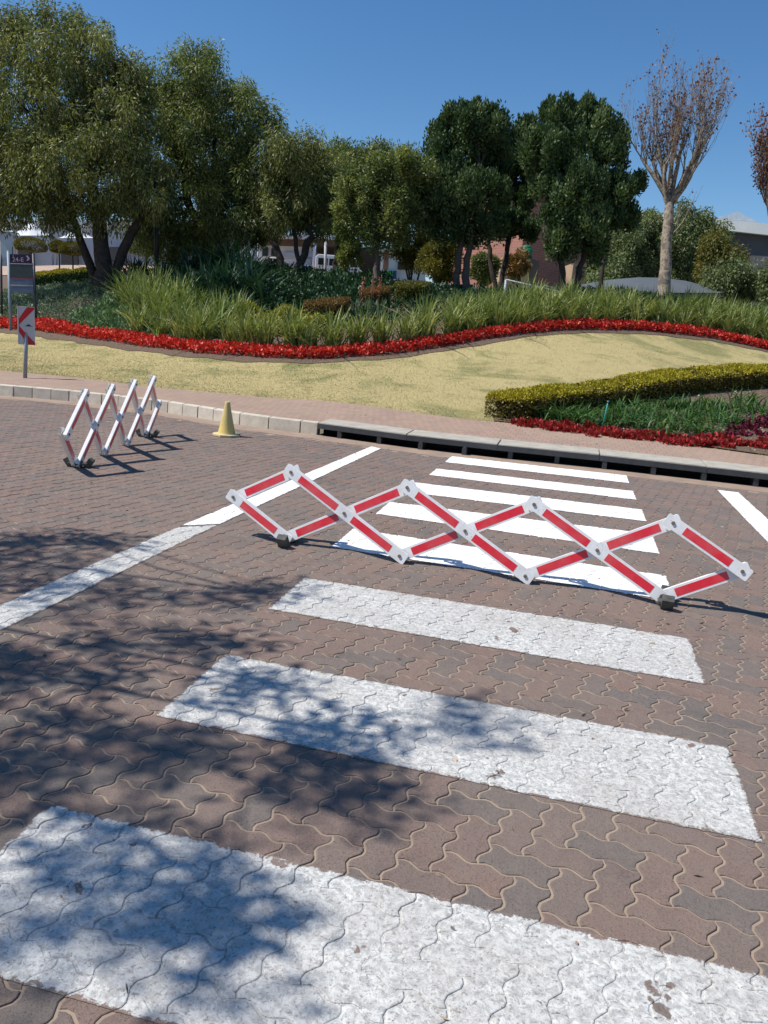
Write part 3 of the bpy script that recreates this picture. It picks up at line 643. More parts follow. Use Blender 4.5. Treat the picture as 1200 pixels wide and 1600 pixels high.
def crown(blobs, nleaf, L, Wd, style, clump=0.42, squash=0.85, fill=0.55, cl_per=None):
    """blobs: (centre, radius); leaves gathered into clumps spread through each blob's volume"""
    cs = []; rs = []
    tot = sum(r**2 for _, r in blobs)
    for c, r in blobs:
        k = max(6, int((cl_per or 26) * (r / 1.0) ** 1.7)); u = sph(k); rad = r * (fill + (1.02 - fill) * rng.random(k) ** 0.6)
        cs.append(c + u * rad[:, None] * np.array([1, 1, squash])); rs.append(np.full(k, clump) * rng.uniform(.6, 1.25, k))
    cs = np.concatenate(cs); rs = np.concatenate(rs); nc = len(cs); idx = rng.integers(0, nc, nleaf)
    cv = rng.random(nc)
    off = sph(nleaf) * (rng.random(nleaf) ** 0.45)[:, None] * rs[idx][:, None]
    if style == 'droop': off[:, 2] = off[:, 2] * 1.35 - .1
    if style == 'up': off[:, 2] = off[:, 2] * 1.5 + .1; off[:, :2] *= .85
    P = cs[idx] + off
    out = off / (np.linalg.norm(off, axis=1)[:, None] + 1e-6)
    if style == 'droop': Dr = out * .7 + np.array([0, 0, -0.75]) + rng.normal(size=(nleaf, 3)) * .45
    elif style == 'up': Dr = out * .7 + np.array([0, 0, .8]) + rng.normal(size=(nleaf, 3)) * .5
    else: Dr = out * .6 + rng.normal(size=(nleaf, 3)) * .8
    V, F = leaf_quads(P, Dr, L * rng.uniform(.7, 1.3, nleaf), Wd * rng.uniform(.7, 1.3, nleaf))
    v = np.clip(.12 + .68 * cv[idx] + rng.normal(size=nleaf) * .17, 0, 1)
    return V, F, v, cs
def tree(name, label, cat, base, trunks, blobs, D, bark, leaf, nleaf, L, Wd, style='any', group='garden trees', clump=.42, fill=.55, ddepth=1.0, cl_per=None, twigs=70, squash=.85, bn=10):
    base = W(*base, D); base[2] = gz1(base[0], base[1])
    root = empty(name, base, label, cat, group)
    bl = []
    for t in blobs:
        px, py, r = t[:3]; r = r * (1.04 if leaf is GLOSSY else 1.17); rm = r * D / FPX; dd = t[3] if len(t) > 3 else random.uniform(-.8, .8) * rm * ddepth
        bl.append((W(px, py, D + dd), rm))
    V, F, v, cs = crown(bl, int(nleaf * 1.45), L, Wd, style, clump, squash, fill, cl_per)
    b = MB(); nodes = []
    for path in trunks:
        pts = [W(px, py, D + (o or 0)) for px, py, _, o in [(*q, 0) if len(q) == 3 else q for q in path]]; rad = [q[2] for q in path]
        if abs(path[0][0] - 0) >= 0 and path[0][2] > 0 and np.hypot(*(pts[0] - base)[:2]) < 1.0: pts[0][2] = gz1(pts[0][0], pts[0][1]) - .1
        # resample with a little wander
        Q = []; Rr = []
        for i in range(len(pts)-1):
            for k in range(4):
                t = k/4; Q.append(pts[i]*(1-t) + pts[i+1]*t + rng.normal(size=3) * .25 * min(rad[i], .12)); Rr.append((rad[i]*(1-t) + rad[i+1]*t) * (1 + .06*rng.normal()))
        Q.append(pts[-1]); Rr.append(rad[-1]); Q[0] = pts[0]
        if path[0][1] > 400: Rr[0] *= 1.35
        b.tube(Q, Rr, bn, cap=False); k3 = int(len(Q)*.45); nodes += [(q_, r_) for q_, r_ in zip(Q[k3:], Rr[k3:])]
    NP = np.array([q_ for q_, _ in nodes])
    for c, r in bl:                                            # a limb to the heart of every blob
        j = int(np.argmin(np.linalg.norm(NP - c, axis=1) + np.maximum(0, NP[:, 2] - c[2]) * .6)); a = NP[j]; r0 = min(nodes[j][1] * .7, .09)
        m1 = a*.6 + c*.4 + np.array([0, 0, -.1*r]); b.tube([a, m1 + rng.normal(size=3)*.1, a*.2 + c*.8 + rng.normal(size=3)*.1, c], [r0, r0*.75, r0*.5, r0*.3], 6, cap=False)
    sel = rng.choice(len(cs), min(twigs, len(cs)), replace=False)
    CB = np.array([c for c, _ in bl])
    for i in sel:
        j = int(np.argmin(np.linalg.norm(CB - cs[i], axis=1))); a = CB[j]; b.tube([a, (a + cs[i])/2 + rng.normal(size=3)*.12, cs[i]], [.028, .018, .008], 4, cap=False)
    b.build('trunk', bark, root)
    link('crown', npmesh('crown', V, F, v), leaf, root)
    return root

tree('evergreen_tree', 'largest olive-green tree with thick forked trunk at the far left', 'tree', (158, 455), [
    [(158, 455, .30), (161, 410, .27), (155, 350, .22), (140, 270, .15), (115, 170, .09), (100, 90, .04)],
    [(165, 400, .17), (200, 372, .15), (228, 330, .11), (235, 250, .06)], [(155, 350, .15), (100, 300, .10), (50, 230, .06)]],
    [(212,120,26),(15,95,50),(70,65,48),(125,80,46),(160,110,42),(200,145,40),(40,170,66),(115,160,66),(180,200,50),(10,260,60),(85,260,66),(155,262,56),(210,240,36),(10,318,34),(68,322,28),(122,330,30),(180,325,34),(-60,140,66),(-70,260,70),(-20,60,40),(205,190,44),(225,280,44),(120,210,60),(60,282,44),(20,32,14),(70,22,12),(118,30,12),(155,50,12),(196,95,12),(20,210,60)],
    26, BARK, KAREE, 88000, .15, .037, 'droop', clump=.40, cl_per=22)
tree('evergreen_tree', 'broad olive-green tree with several dark leaning trunks, second from the left', 'tree', (335, 425), [
    [(335, 425, .20), (318, 370, .18), (292, 310, .14), (275, 220, .08), (280, 140, .03)], [(350, 425, .19), (372, 370, .15), (388, 300, .10), (385, 200, .04)], [(338, 420, .14), (345, 360, .12), (335, 280, .08), (335, 170, .04)]],
    [(228,128,28),(235,165,42),(285,130,42),(330,135,42),(375,180,38),(405,225,36),(250,235,52),(325,225,56),(385,270,42),(240,310,42),(300,325,48),(360,335,46),(415,310,36),(270,375,26),(345,385,26),(395,350,22),(285,180,48),(330,250,50),(360,310,48),(235,350,36),(310,365,26),(420,270,34),(298,90,11),(335,92,12),(383,140,11),(424,188,11)],
    29, BARK, KAREE2, 76000, .155, .039, 'droop', clump=.42, cl_per=22)
tree('evergreen_tree', 'dark low tree with a wide Y-shaped trunk before the white building', 'tree', (455, 437), [
    [(455, 437, .17), (440, 412, .13), (426, 380, .11), (418, 330, .07)], [(456, 435, .16), (476, 398, .12), (486, 360, .10), (480, 290, .06)], [(470, 405, .09), (462, 375, .07), (455, 320, .04)]],
    [(450,235,34),(485,245,34),(430,285,36),(475,295,42),(515,275,30),(425,330,30),(500,325,32),(460,322,24),(450,290,40),(490,330,34),(440,325,34)],
    28, BARK, KAREE, 36000, .14, .036, 'droop', clump=.38)
tree('evergreen_tree', 'rounded green tree with a dark upright trunk behind the minibus post', 'tree', (530, 442), [
    [(530, 442, .22), (528, 400, .20), (530, 350, .15), (545, 290, .07)]],
    [(502,268,28),(508,305,32),(538,250,22),(520,272,32),(555,258,32),(600,258,30),(640,262,28),(575,300,40),(525,320,34),(625,305,38),(660,300,25),(550,345,34),(600,330,36),(640,335,34),(500,300,28)],
    34, BARK, KAREE2, 46000, .17, .048, 'any', clump=.5)
tree('slender_tree', 'slender pale-green tree with one thin straight trunk in the middle', 'tree', (588, 450), [
    [(588, 450, .085), (587, 390, .075), (586, 320, .055), (582, 240, .02)]],
    [(650,258,24),(582,245,20),(600,275,28),(565,290,28),(615,305,28),(560,330,28),(598,330,30),(630,335,24),(585,370,22),(545,360,18),(620,365,18)],
    26, BARKL, KAREE2, 26000, .12, .045, 'any', clump=.36)
tree('glossy_tree', 'dark-leaved upright tree on grey twin trunks, left of the three', 'tree', (718, 462), [
    [(712, 462, .13), (715, 420, .11), (722, 370, .09), (735, 270, .04)], [(728, 462, .14), (728, 420, .12), (735, 370, .08), (750, 260, .04)]],
    [(697,215,24),(733,200,26),(768,215,24),(690,255,30),(735,250,34),(778,260,24),(680,305,32),(725,305,36),(765,310,28),(695,355,28),(738,360,30),(665,285,20),(770,355,18),(668,335,18),(703,186,8),(742,178,9),(776,192,8),(645,300,9),(760,186,7)],
    27, BARKL, GLOSSY, 46000, .12, .062, 'up', clump=.25, cl_per=62)
tree('glossy_tree', 'narrow dark tree on a thin V-shaped trunk, middle of the three', 'tree', (776, 457), [
    [(776, 457, .10), (769, 425, .09), (763, 380, .08), (768, 300, .04)], [(778, 457, .11), (788, 420, .10), (796, 370, .08), (805, 270, .04)]],
    [(790,215,22),(818,210,20),(800,255,30),(832,265,22),(792,305,30),(818,315,20),(805,350,20),(838,225,14),(785,355,18),(828,365,14)],
    29, BARK, GLOSSY, 32000, .12, .060, 'up', clump=.25, cl_per=62, fill=.45)
tree('glossy_tree', 'dense dark-green tree on a V-shaped trunk before the brick building', 'tree', (893, 475), [
    [(890, 475, .12), (880, 440, .10), (874, 390, .09), (878, 300, .05)], [(896, 475, .13), (905, 432, .10), (914, 380, .08), (915, 270, .04)]],
    [(868,205,24),(905,195,24),(940,208,22),(852,245,32),(903,245,36),(950,250,28),(858,292,26),(903,305,40),(957,300,28),(874,345,25),(915,355,34),(950,345,24),(878,385,22),(928,392,20),(838,250,20),(972,330,14),(858,182,9),(884,176,8),(912,180,10),(938,188,8),(966,224,8),(992,290,9),(984,350,9),(826,235,9)],
    25, BARK, GLOSSY, 56000, .115, .062, 'up', clump=.25, cl_per=62)
# thin straight trunk / pole objects
LAMPB = surf('black_pole_paint', (0.015, 0.015, 0.018), None, 5, 0.5, 0.05)
def pole(name, label, cat, a, t_, D, r, mat, r2=None):
    A = W(*a, D); B = W(*t_, D); A[2] = min(A[2], gz1(A[0], A[1])); o = empty(name, A, label, cat); b = MB(); b.tube([A - UP*.2, A*.5 + B*.5, B], [r, r, r2 or r], 12); b.build('shaft', mat, o)
    b = MB(); b.tube([A - UP*.02, A + UP*.12, A + UP*.16], [r*1.9, r*1.8, r*1.05], 12); b.build('base_collar', mat, o)
    b = MB(); b.tube([B, B + UP*.05], [r2 or r, r*.4], 12); b.build('cap', mat, o); return o
pole('lamp_post', 'straight black post rising into the trees right of the thick trunk', 'post', (245, 440), (243, 255), 27, .075, LAMPB)
pole('slim_post', 'leaning dark post under the dense tree by the carport', 'post', (936, 470), (945, 385), 28, .075, BARK, .06)
pole('white_post', 'pale grey post standing in front of the minibus', 'post', (508, 440), (509, 368), 40, .07, surf('pale_post', (0.5, 0.5, 0.5), None, 5))
pole('white_post', 'thin white post beside the white building corner', 'post', (402.5, 420), (404.5, 362), 44, .05, surf('white_post_paint', (0.7, 0.7, 0.7), None, 5))

# bare plane trees with a few leaves left
def plane_tree(label, base, fork, D, hgt, spread, seed, nl, trunk_r=.34):
    r = np.random.default_rng(seed); A = W(*base, D); A[2] = gz1(A[0], A[1]); Fk = W(*fork, D); root = empty('plane_tree', A, label, 'tree', 'bare plane trees')
    b = MB(); tips = []
    Q = [A*(1-t) + Fk*t + r.normal(size=3)*.012*(0 < t < 1) for t in np.linspace(0, 1, 9)]; Q[0] = A - UP*.1; Q.append(Fk + UP*.25)
    b.tube(Q, [trunk_r*k for k in (1.25, 1.05, .98, .93, .88, .84, .80, .78, .72, .40)], 14, cap=False)
    def grow(p, d, L, rad, lvl):
        n = 5; P = [p]; dd = d.copy()
        for i in range(n):
            dd = unit(dd + r.normal(size=3) * .11 + UP * (.20 if lvl < 2 else .22)); P.append(P[-1] + dd * L / n)
        rr = [max(rad * (1 - .5 * i / n), .0045) for i in range(n + 1)]; b.tube(P, rr, 8 if lvl < 2 else 4, cap=False)
        if lvl >= 3: tips.extend(P[2:]); return
        nb = [5, 5, 4][lvl]
        for k in range(nb):
            i = int(r.integers(1 if lvl else 2, n + 1)) if k < nb - 1 else n; side = unit(np.cross(dd, unit(r.normal(size=3))))
            nd = unit(dd + side * r.uniform(.35, .8) + UP * .25); grow(P[i], nd, L * r.uniform(.55, .80), max(rr[i] * .50, .0045), lvl + 1)
        tips.extend(P[3:])
    for k, (ax_, ay_, L_) in enumerate([(-1.0, .2, 1.0), (-.5, -.3, 1.1), (.05, .3, 1.15), (.45, -.2, 1.1), (.9, .25, 1.05), (-.1, -.6, .9), (.2, .8, .9), (-.75, .5, .9), (.7, -.5, .95)]):
        grow(Fk + UP*r.uniform(-.35, .15), unit(np.array([ax_*spread, ay_*spread, 1.0])), hgt*.36*L_, trunk_r*.44, 0)
    lw = A*.35 + Fk*.65
    for d_ in ((1.0, -.2, .8), (.8, .4, 1.0)): grow(lw, unit(np.array(d_)), 1.1, .03, 2)
    b.build('trunk', PLANEB, root)
    T = np.array(tips); i = r.integers(0, len(T), nl); P = T[i] + r.normal(size=(nl, 3)) * .07
    V, F = leaf_quads(P, r.normal(size=(nl, 3)) + np.array([0, 0, -.8]), .09 * r.uniform(.6, 1.3, nl), .07)
    link('leaves', npmesh('leaves', V, F, r.random(nl)), REDLEAF, root); return root
plane_tree('tall bare plane tree with pale peeling bark and scattered reddish leaves', (1036, 476), (1046, 318), 27.2, 4.9, .84, 5, 1500, .21)
plane_tree('bare plane tree with russet leaves cut off by the right edge', (1232, 520), (1230, 385), 27, 5.4, 1.25, 11, 7500, .22)

# ------------------------------------------------------------------ background trees
def bush(name, label, cat, centre, D, rx, rz_, leaf, n, L, Wd, group=None, style='any', stem=True, core=None):
    """rounded or clipped shrub; centre px,py of the foliage; rx, rz in px"""
    c = W(*centre, D); a = rx * D / FPX; h = rz_ * D / FPX; g = gz1(c[0], c[1]); root = empty(name, (c[0], c[1], g), label, cat, group)
    k = max(10, int(24 * a)); u = sph(k); pts = c + u * np.array([a, a * .8, h]) * (rng.random(k) ** .35)[:, None] * .85
    idx = rng.integers(0, k, n); off = sph(n) * (rng.random(n) ** .4)[:, None] * min(a, h) * .42; P = pts[idx] + off; cv = rng.random(k)
    Dr = off / (np.linalg.norm(off, axis=1)[:, None] + 1e-6) + rng.normal(size=(n, 3)) * .6 + np.array([0, 0, {'any': 0, 'droop': -.7, 'up': .8}[style]])
    V, F = leaf_quads(P, Dr, L * rng.uniform(.7, 1.3, n), Wd * rng.uniform(.7, 1.3, n)); link('crown', npmesh('crown', V, F, np.clip(.3 + .4*cv[idx] + rng.normal(size=n)*.17, 0, 1)), leaf, root)
    b = MB()
    for j in range(4):
        t_ = pts[rng.integers(0, k)]; s0 = np.array([c[0] + rng.normal()*.08, c[1] + rng.normal()*.08, g - .1]); b.tube([s0, s0*.5 + t_*.5 + rng.normal(size=3)*.05, t_], [.05, .04, .015], 6, cap=False)
    b.build('trunk', BARKL, root); return root
def mass(label, base, D, blobs, mt, n, L=.17, Wd=.065):
    tree('background_tree', label, 'tree', base, [[(base[0], base[1], .16), (base[0] + 1, base[1] - 30, .12), (base[0] + 2, base[1] - 60, .06)]], blobs, D, BARKL, mt, n, L, Wd, 'droop', 'trees behind the carport', clump=.55, cl_per=9, twigs=14, bn=7)
mass('broad soft green tree behind the grey carport, left of the plane trunk', (1000, 470), 44, [(1010,345,16),(1000,370,26),(1025,385,28),(980,395,28),(1005,415,34),(960,420,24),(1030,425,22),(965,385,18),(1022,350,12)], BACKG, 22000)
mass('tall soft green tree behind the grey carport, right of the plane trunk', (1080, 470), 44, [(1075,348,22),(1095,352,18),(1060,370,26),(1090,380,26),(1070,405,30),(1100,410,24),(1060,430,24),(1115,370,12)], BACKG, 20000)
mass('rounded olive tree at the right end of the carport', (1122, 470), 41, [(1125,385,18),(1138,398,15),(1118,405,20),(1130,420,20),(1108,425,18)], OLIVE, 9000)
mass('low bright shrubby tree in front of the dark wall', (1145, 475), 37, [(1130,440,18),(1152,435,16),(1168,442,14),(1145,452,18),(1118,450,14)], BACKG, 8000)
mass('narrow green tree showing between the dense tree and plane trunk', (955, 470), 46, [(950,370,16),(962,400,22),(945,420,22),(970,360,12)], BACKG, 8000)
mass('low green shrubby tree at the right frame edge', (1200, 475), 36, [(1205,440,12),(1198,455,12),(1212,425,10)], BACKG, 3000)
for (x_, y_, rx_, ry_, D_, n_l, lb, mt_) in [
    (650, 385, 42, 36, 34, 9000, 'tall loose olive shrub before the colourful board', OLIVE),
    (690, 405, 34, 36, 32, 12000, 'yellow-green shrub left of the grey twin trunks', OLIVE),
    (757, 422, 22, 24, 31, 7000, 'round grey-green shrub between the twin trunks and V-trunk tree', BACKG),
    (808, 415, 22, 28, 34, 6000, 'dry yellowish shrub beside the tan gate pillar', BRONZE),
    (545, 395, 22, 22, 33, 4500, 'loose green shrub right of the minibus', KAREE2)]:
    bush('garden_shrub', lb, 'shrub', (x_, y_), D_, rx_, ry_, mt_, n_l, .13, .045, 'shrubs under the garden trees')
for (x_, y_, r__, D_, lb) in [(228, 382, 24, 42, 'small round green tree right of the thick trunk'), (290, 380, 20, 43, 'small olive tree before the grey wall, right of the black post')]:
    tree('young_tree', lb, 'tree', (x_, 425), [[(x_, 425, .09), (x_, 395, .07), (x_ + 1, 375, .03)]], [(x_-9, y_, r__*.6), (x_+9, y_-2, r__*.6), (x_, y_-10, r__*.6)], D_, BARK, BACKG if x_ < 250 else OLIVE, 5000, .15, .05, 'any', 'young round trees', clump=.4, twigs=10)
# topiary
for (x_, y_, rx_, ry_, yb, D_, lb) in [(48, 385, 24.5, 14, 425, 39, 'clipped olive topiary dome on a thin stem, leftmost and largest of three'),
                                      (92, 388, 14, 12, 420, 41, 'bronze topiary ball on a thin stem, partly hidden in the middle of three'),
                                      (113, 391, 20, 13, 421, 39, 'clipped olive topiary dome on a thin stem, rightmost of three, nearest the thick trunk')]:
    c = W(x_, y_, D_); a = rx_*D_/FPX; h = ry_*D_/FPX; g = gz1(c[0], c[1]); root = empty('topiary_tree', (c[0], c[1], g), lb, 'topiary', 'topiary domes')
    n = 9000; u = sph(n); u[:, 2] = np.where(u[:, 2] < -.35, -.35 + (u[:, 2] + .35)*.35, u[:, 2]); P = c + u * np.array([a, a, h]) * (1 - .16*rng.random(n))[:, None]
    V, F = leaf_quads(P, u + rng.normal(size=(n, 3))*.5, .05, .03); vv = np.clip(.5 + rng.normal(size=n)*.25, 0, 1)
    link('crown', npmesh('crown', V, F, vv), TOPG, root)
    b = MB(); b.tube([(c[0], c[1], g - .1), (c[0] + .03, c[1], (g + c[2])/2), tuple(c)], [.04, .035, .03], 8, cap=False)
    for k in range(7): e_ = c + sph(1)[0]*np.array([a, a, h*.5])*.8; b.tube([c - UP*h*.5, e_], [.02, .008], 4, cap=False)
    b.build('trunk', BARK, root)

# ------------------------------------------------------------------ hedges
def hedge(name, label, path, width, height, n, Lf, top, side, core, group=None, seg=.25, rounded=.12):
    P = np.array(path, float); d = np.r_[0, np.cumsum(np.hypot(*np.diff(P[:, :2], axis=0).T))]; L = d[-1]
    f = lambda s_: np.stack([np.interp(s_, d, P[:, 0]), np.interp(s_, d, P[:, 1])], -1)
    root = empty(name, (*f(np.array([L/2]))[0], gz1(*f(np.array([L/2]))[0])), label, 'hedge', group)
    s_ = rng.random(n) * (L + width) - width/2; sc = np.clip(s_, 0, L); p = f(sc); t = f(np.clip(sc + .1, 0, L)) - f(np.clip(sc - .1, 0, L)); t /= np.linalg.norm(t, axis=1)[:, None]; nr = np.stack([-t[:, 1], t[:, 0]], 1)
    ext = s_ - sc; hw = np.sqrt(np.clip((width/2)**2 - ext**2, .0, None))
    onT = rng.random(n) < width / (width + 2*height) * 1.2
    u = np.where(onT, rng.uniform(-1, 1, n), np.sign(rng.random(n) - .5)); hz = np.where(onT, height, height * rng.random(n) ** .9)
    hz = hz * (1 + .05 * np.sin(sc*2.1) + .04*np.sin(sc*5.7 + 1)) + rng.normal(size=n) * .012
    rnd = np.where(onT, 1 - rounded * np.abs(u)**4, 1); hz = hz * rnd; inw = 1 - .12*rng.random(n)
    xy = p + t * ext[:, None] + nr * (u * hw * inw * (1 - .08*(hz/height)**6))[:, None]; Z = gz(xy[:, 0], xy[:, 1]) + hz - .03
    PP = np.c_[xy, Z]; out = np.where(onT[:, None], np.array([0, 0, 1.]), np.c_[nr * u[:, None], np.zeros(n)])
    V, F = leaf_quads(PP, out + rng.normal(size=(n, 3))*.8, Lf*rng.uniform(.7, 1.4, n), Lf*.55, )
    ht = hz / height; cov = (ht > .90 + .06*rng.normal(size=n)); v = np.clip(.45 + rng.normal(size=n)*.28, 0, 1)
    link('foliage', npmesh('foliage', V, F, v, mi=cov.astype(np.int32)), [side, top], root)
    # twiggy inside
    b = MB(); k = int(L / .22) + 1
    for q_ in np.linspace(0, L, k):
        a = f(np.array([q_]))[0]; g = gz1(*a)
        for _ in range(3):
            e_ = rng.uniform(-.42, .42, 2) * width; b.tube([(a[0], a[1], g - .05), (a[0] + e_[0]*.5, a[1] + e_[1]*.5, g + height*.45), (a[0] + e_[0], a[1] + e_[1], g + height*.88)], [.016, .012, .005], 4, cap=False)
    b.build('stems', BARK, root)
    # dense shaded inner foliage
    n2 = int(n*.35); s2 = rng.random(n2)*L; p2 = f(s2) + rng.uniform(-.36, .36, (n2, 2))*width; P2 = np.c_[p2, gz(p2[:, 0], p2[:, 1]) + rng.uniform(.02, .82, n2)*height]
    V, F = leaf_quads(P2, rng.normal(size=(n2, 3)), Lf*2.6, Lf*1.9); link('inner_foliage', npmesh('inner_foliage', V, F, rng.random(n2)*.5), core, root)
    return root
hp = [W(px, py, D_ ) for px, py, D_ in [(790,655,12.9),(860,648,13.6),(960,632,14.7),(1060,612,15.9),(1140,603,16.9),(1200,600,17.5),(1290,600,18.3)]]
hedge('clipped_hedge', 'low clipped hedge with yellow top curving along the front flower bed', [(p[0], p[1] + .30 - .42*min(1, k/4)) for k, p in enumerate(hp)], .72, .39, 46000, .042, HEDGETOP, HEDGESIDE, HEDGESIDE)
a_, b__ = W(58, 437, 35), W(142, 440, 34)
hedge('clipped_hedge', 'dark hedge with golden top under the topiary domes', [a_[:2], ((a_+b__)/2)[:2], b__[:2]], 1.0, .75, 16000, .06, HEDGETOP, LOWG, LOWG)
for (x_, y_, wpx, hpx, D_, lb, mt_) in [(511, 482, 62, 26, 21.5, 'brown clipped box shrub among the strap-leaved plants', BRONZE), (585, 485, 42, 24, 22.5, 'second smaller brown box shrub right of the first', BRONZE), (641, 480, 48, 34, 23, 'square-clipped olive box shrub left of the twin-trunk tree', OLIVE)]:
    a_ = W(x_ - wpx/2 + 19, y_, D_); b__ = W(x_ + wpx/2 - 19, y_, D_); ztop = W(x_, y_ - hpx/2, D_)[2]; g = gz1(*((a_+b__)/2)[:2])
    hedge('box_shrub', lb, [a_[:2], b__[:2]], .8, max(.5, ztop - g), 7000, .045, mt_, mt_, LOWG, 'clipped box shrubs')

# ------------------------------------------------------------------ strap-leaved clumps
def strap_mesh(nb, H_, spread, wd, seed, dark=False, curl=1.0):
    r = np.random.default_rng(seed); V = []; F = []; A = []
    for k in range(nb):
        az = r.random()*2*math.pi; L = H_*r.uniform(.65, 1.12); ln = abs(r.normal())*.33*spread + .06; w_ = wd*r.uniform(.7, 1.2)
        d = np.array([math.cos(az), math.sin(az), 0]); s_ = np.array([-d[1], d[0], 0]); b0 = np.array([*(r.normal(size=2)*.10*spread), 0.0]); n = 4; base = len(V); v = np.clip(r.normal(.45, .25), 0, 1)
        tw = r.uniform(-.6, .6)
        for i in range(n + 1):
            t = i/n; p = b0 + d*(ln*t*.8 + curl*ln*t*t*1.3)*L + UP*L*(t - .42*curl*t**3*min(1, ln*1.7)); ww = w_*(1 - t**2.2)*.5 + .0015; sd = s_*math.cos(tw*t) + d*math.sin(tw*t)*.6
            V += [p + sd*ww, p - sd*ww]
        for i in range(n): q_ = base + 2*i; F.append((q_, q_+1, q_+3, q_+2)); A.append(v)
    return npmesh('leaves', V, F, A)
SM = [strap_mesh(96, 1.04, .95, .038, s_, curl=1.0) for s_ in range(5)]
for me in SM: me.materials.append(STRAP)
def place_clump(me, x, y, sc, rz, label, group, name='strap_leaf_clump', cat='plant', sz=1.0):
    o = bpy.data.objects.new(name, me); COL.objects.link(o); o.location = (x, y, gz1(x, y) - .02); o.rotation_euler = (random.uniform(-.06, .06), random.uniform(-.06, .06), rz); o.scale = (sc, sc, sc*sz); tag(o, label, cat, group); return o
marks = [(260, 'at the left end, right of the fresh green succulents'), (330, 'in front of the dark shaded clumps'), (420, 'below the second tree, by the lowest red flowers'), (490, 'below the Y-shaped trunk'), (560, 'in front of the wide brown box shrub'),
         (620, 'in front of the coral-flowered aloes'), (690, 'in front of the square olive box shrub'), (760, 'below the grey twin trunks'), (830, 'in front of the pipe handrail'), (930, 'below the dense dark-green tree'), (1000, 'left of the plane tree trunk'),
         (1080, 'right in front of the plane tree trunk'), (1150, 'in front of the right end of the carport'), (9999, 'at the right edge of the frame')]
def clump_label(px, row):
    w_ = next(t for x_, t in marks if px < x_); return ('front-row', 'second-row', 'back-row')[row] + ' strap-leaved clump ' + w_
cnt = 0
for row, (off, sc) in enumerate([(.95, .92), (1.75, 1.02), (2.7, 1.05)]):
    px = 205 + row*11
    while px < 1250:
        i_ = np.interp(px, [0,100,200,300,400,500,600,700,800,900,1000,1100,1200], [24,22,20,18.6,17.9,17.6,17.9,18.6,19.6,21.0,22.2,23.2,23.6])
        p = W(px + random.uniform(-6, 6), 520, i_ + 1); x_ = p[0]; y_ = float(yred(x_)) + off + random.uniform(-.12, .12)
        reg = 0 if px < 330 else (1 if px < 690 else 2)
        s2 = sc * (1.06, 1.10, .94)[reg] * random.uniform(.82, 1.12)
        if row >= 1 and reg == 1: px += 8; 
        else: place_clump(SM[random.randrange(5)], x_, y_, s2, random.random()*6.28, clump_label(px, row), ['left stand of strap-leaved plants', 'middle stand of strap-leaved plants', 'right stand of strap-leaved plants'][reg], sz=random.uniform(.9, 1.1)); cnt += 1
        px += random.uniform(31, 40) if row == 0 else random.uniform(26, 36)
for (px, D_) in [(212, 22.8), (235, 22.5), (258, 22.3), (225, 24), (250, 23.7), (200, 24), (280, 22.5)]:
    p = W(px, 470, D_); place_clump(SM[random.randrange(5)], p[0], p[1], 1.15, random.random()*6, 'tall strap-leaved clump at the back of the left stand', 'back of the left strap-leaved stand', sz=1.15)
# dark broad-leaved clumps under the trees
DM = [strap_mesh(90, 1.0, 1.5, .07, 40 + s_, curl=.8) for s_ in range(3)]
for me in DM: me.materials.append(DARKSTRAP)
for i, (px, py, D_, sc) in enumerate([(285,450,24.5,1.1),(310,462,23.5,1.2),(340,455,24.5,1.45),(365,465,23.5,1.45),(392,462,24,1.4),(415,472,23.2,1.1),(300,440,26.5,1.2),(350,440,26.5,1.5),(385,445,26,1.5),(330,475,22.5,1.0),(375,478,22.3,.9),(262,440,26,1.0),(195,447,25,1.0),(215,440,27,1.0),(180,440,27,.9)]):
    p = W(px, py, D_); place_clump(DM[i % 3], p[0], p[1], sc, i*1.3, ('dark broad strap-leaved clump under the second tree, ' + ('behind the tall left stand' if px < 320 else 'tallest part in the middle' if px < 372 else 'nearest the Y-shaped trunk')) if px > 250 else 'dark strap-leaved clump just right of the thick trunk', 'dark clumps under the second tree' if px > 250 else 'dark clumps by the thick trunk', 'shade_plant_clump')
# aloe-like red flower spikes by the box shrubs
AL = strap_mesh(26, .55, 1.3, .05, 77); AL.materials.append(GREYG)
for i, px in enumerate((562, 580, 592)):
    p = W(px, 475, 21.6); o = place_clump(AL, p[0], p[1], 1.0, i*2., ['aloe with a coral flower spike, left of the three by the box shrubs', 'aloe with a coral flower spike, middle of the three by the box shrubs', 'aloe with a coral flower spike, right of the three by the box shrubs'][i], 'aloes by the box shrubs', 'aloe')
    b = MB(); z0 = 0.0; b.tube([(0, 0, 0), (.02, 0, .5), (.05, 0, .85)], [.012, .01, .008], 6); st = b.build('flower_stalk', BARKL, o, world=False)
    P = np.array([.045, 0, .80]) + rng.normal(size=(90, 3))*np.array([.02, .02, .11]); V, F = leaf_quads(P, rng.normal(size=(90, 3)) + np.array([0, 0, -1.]), .05, .02); link('blossom', npmesh('blossom', V, F, rng.random(90)), leafmat('coral_petals', (.4, .08, .05), (.6, .2, .15)), o, world=False)

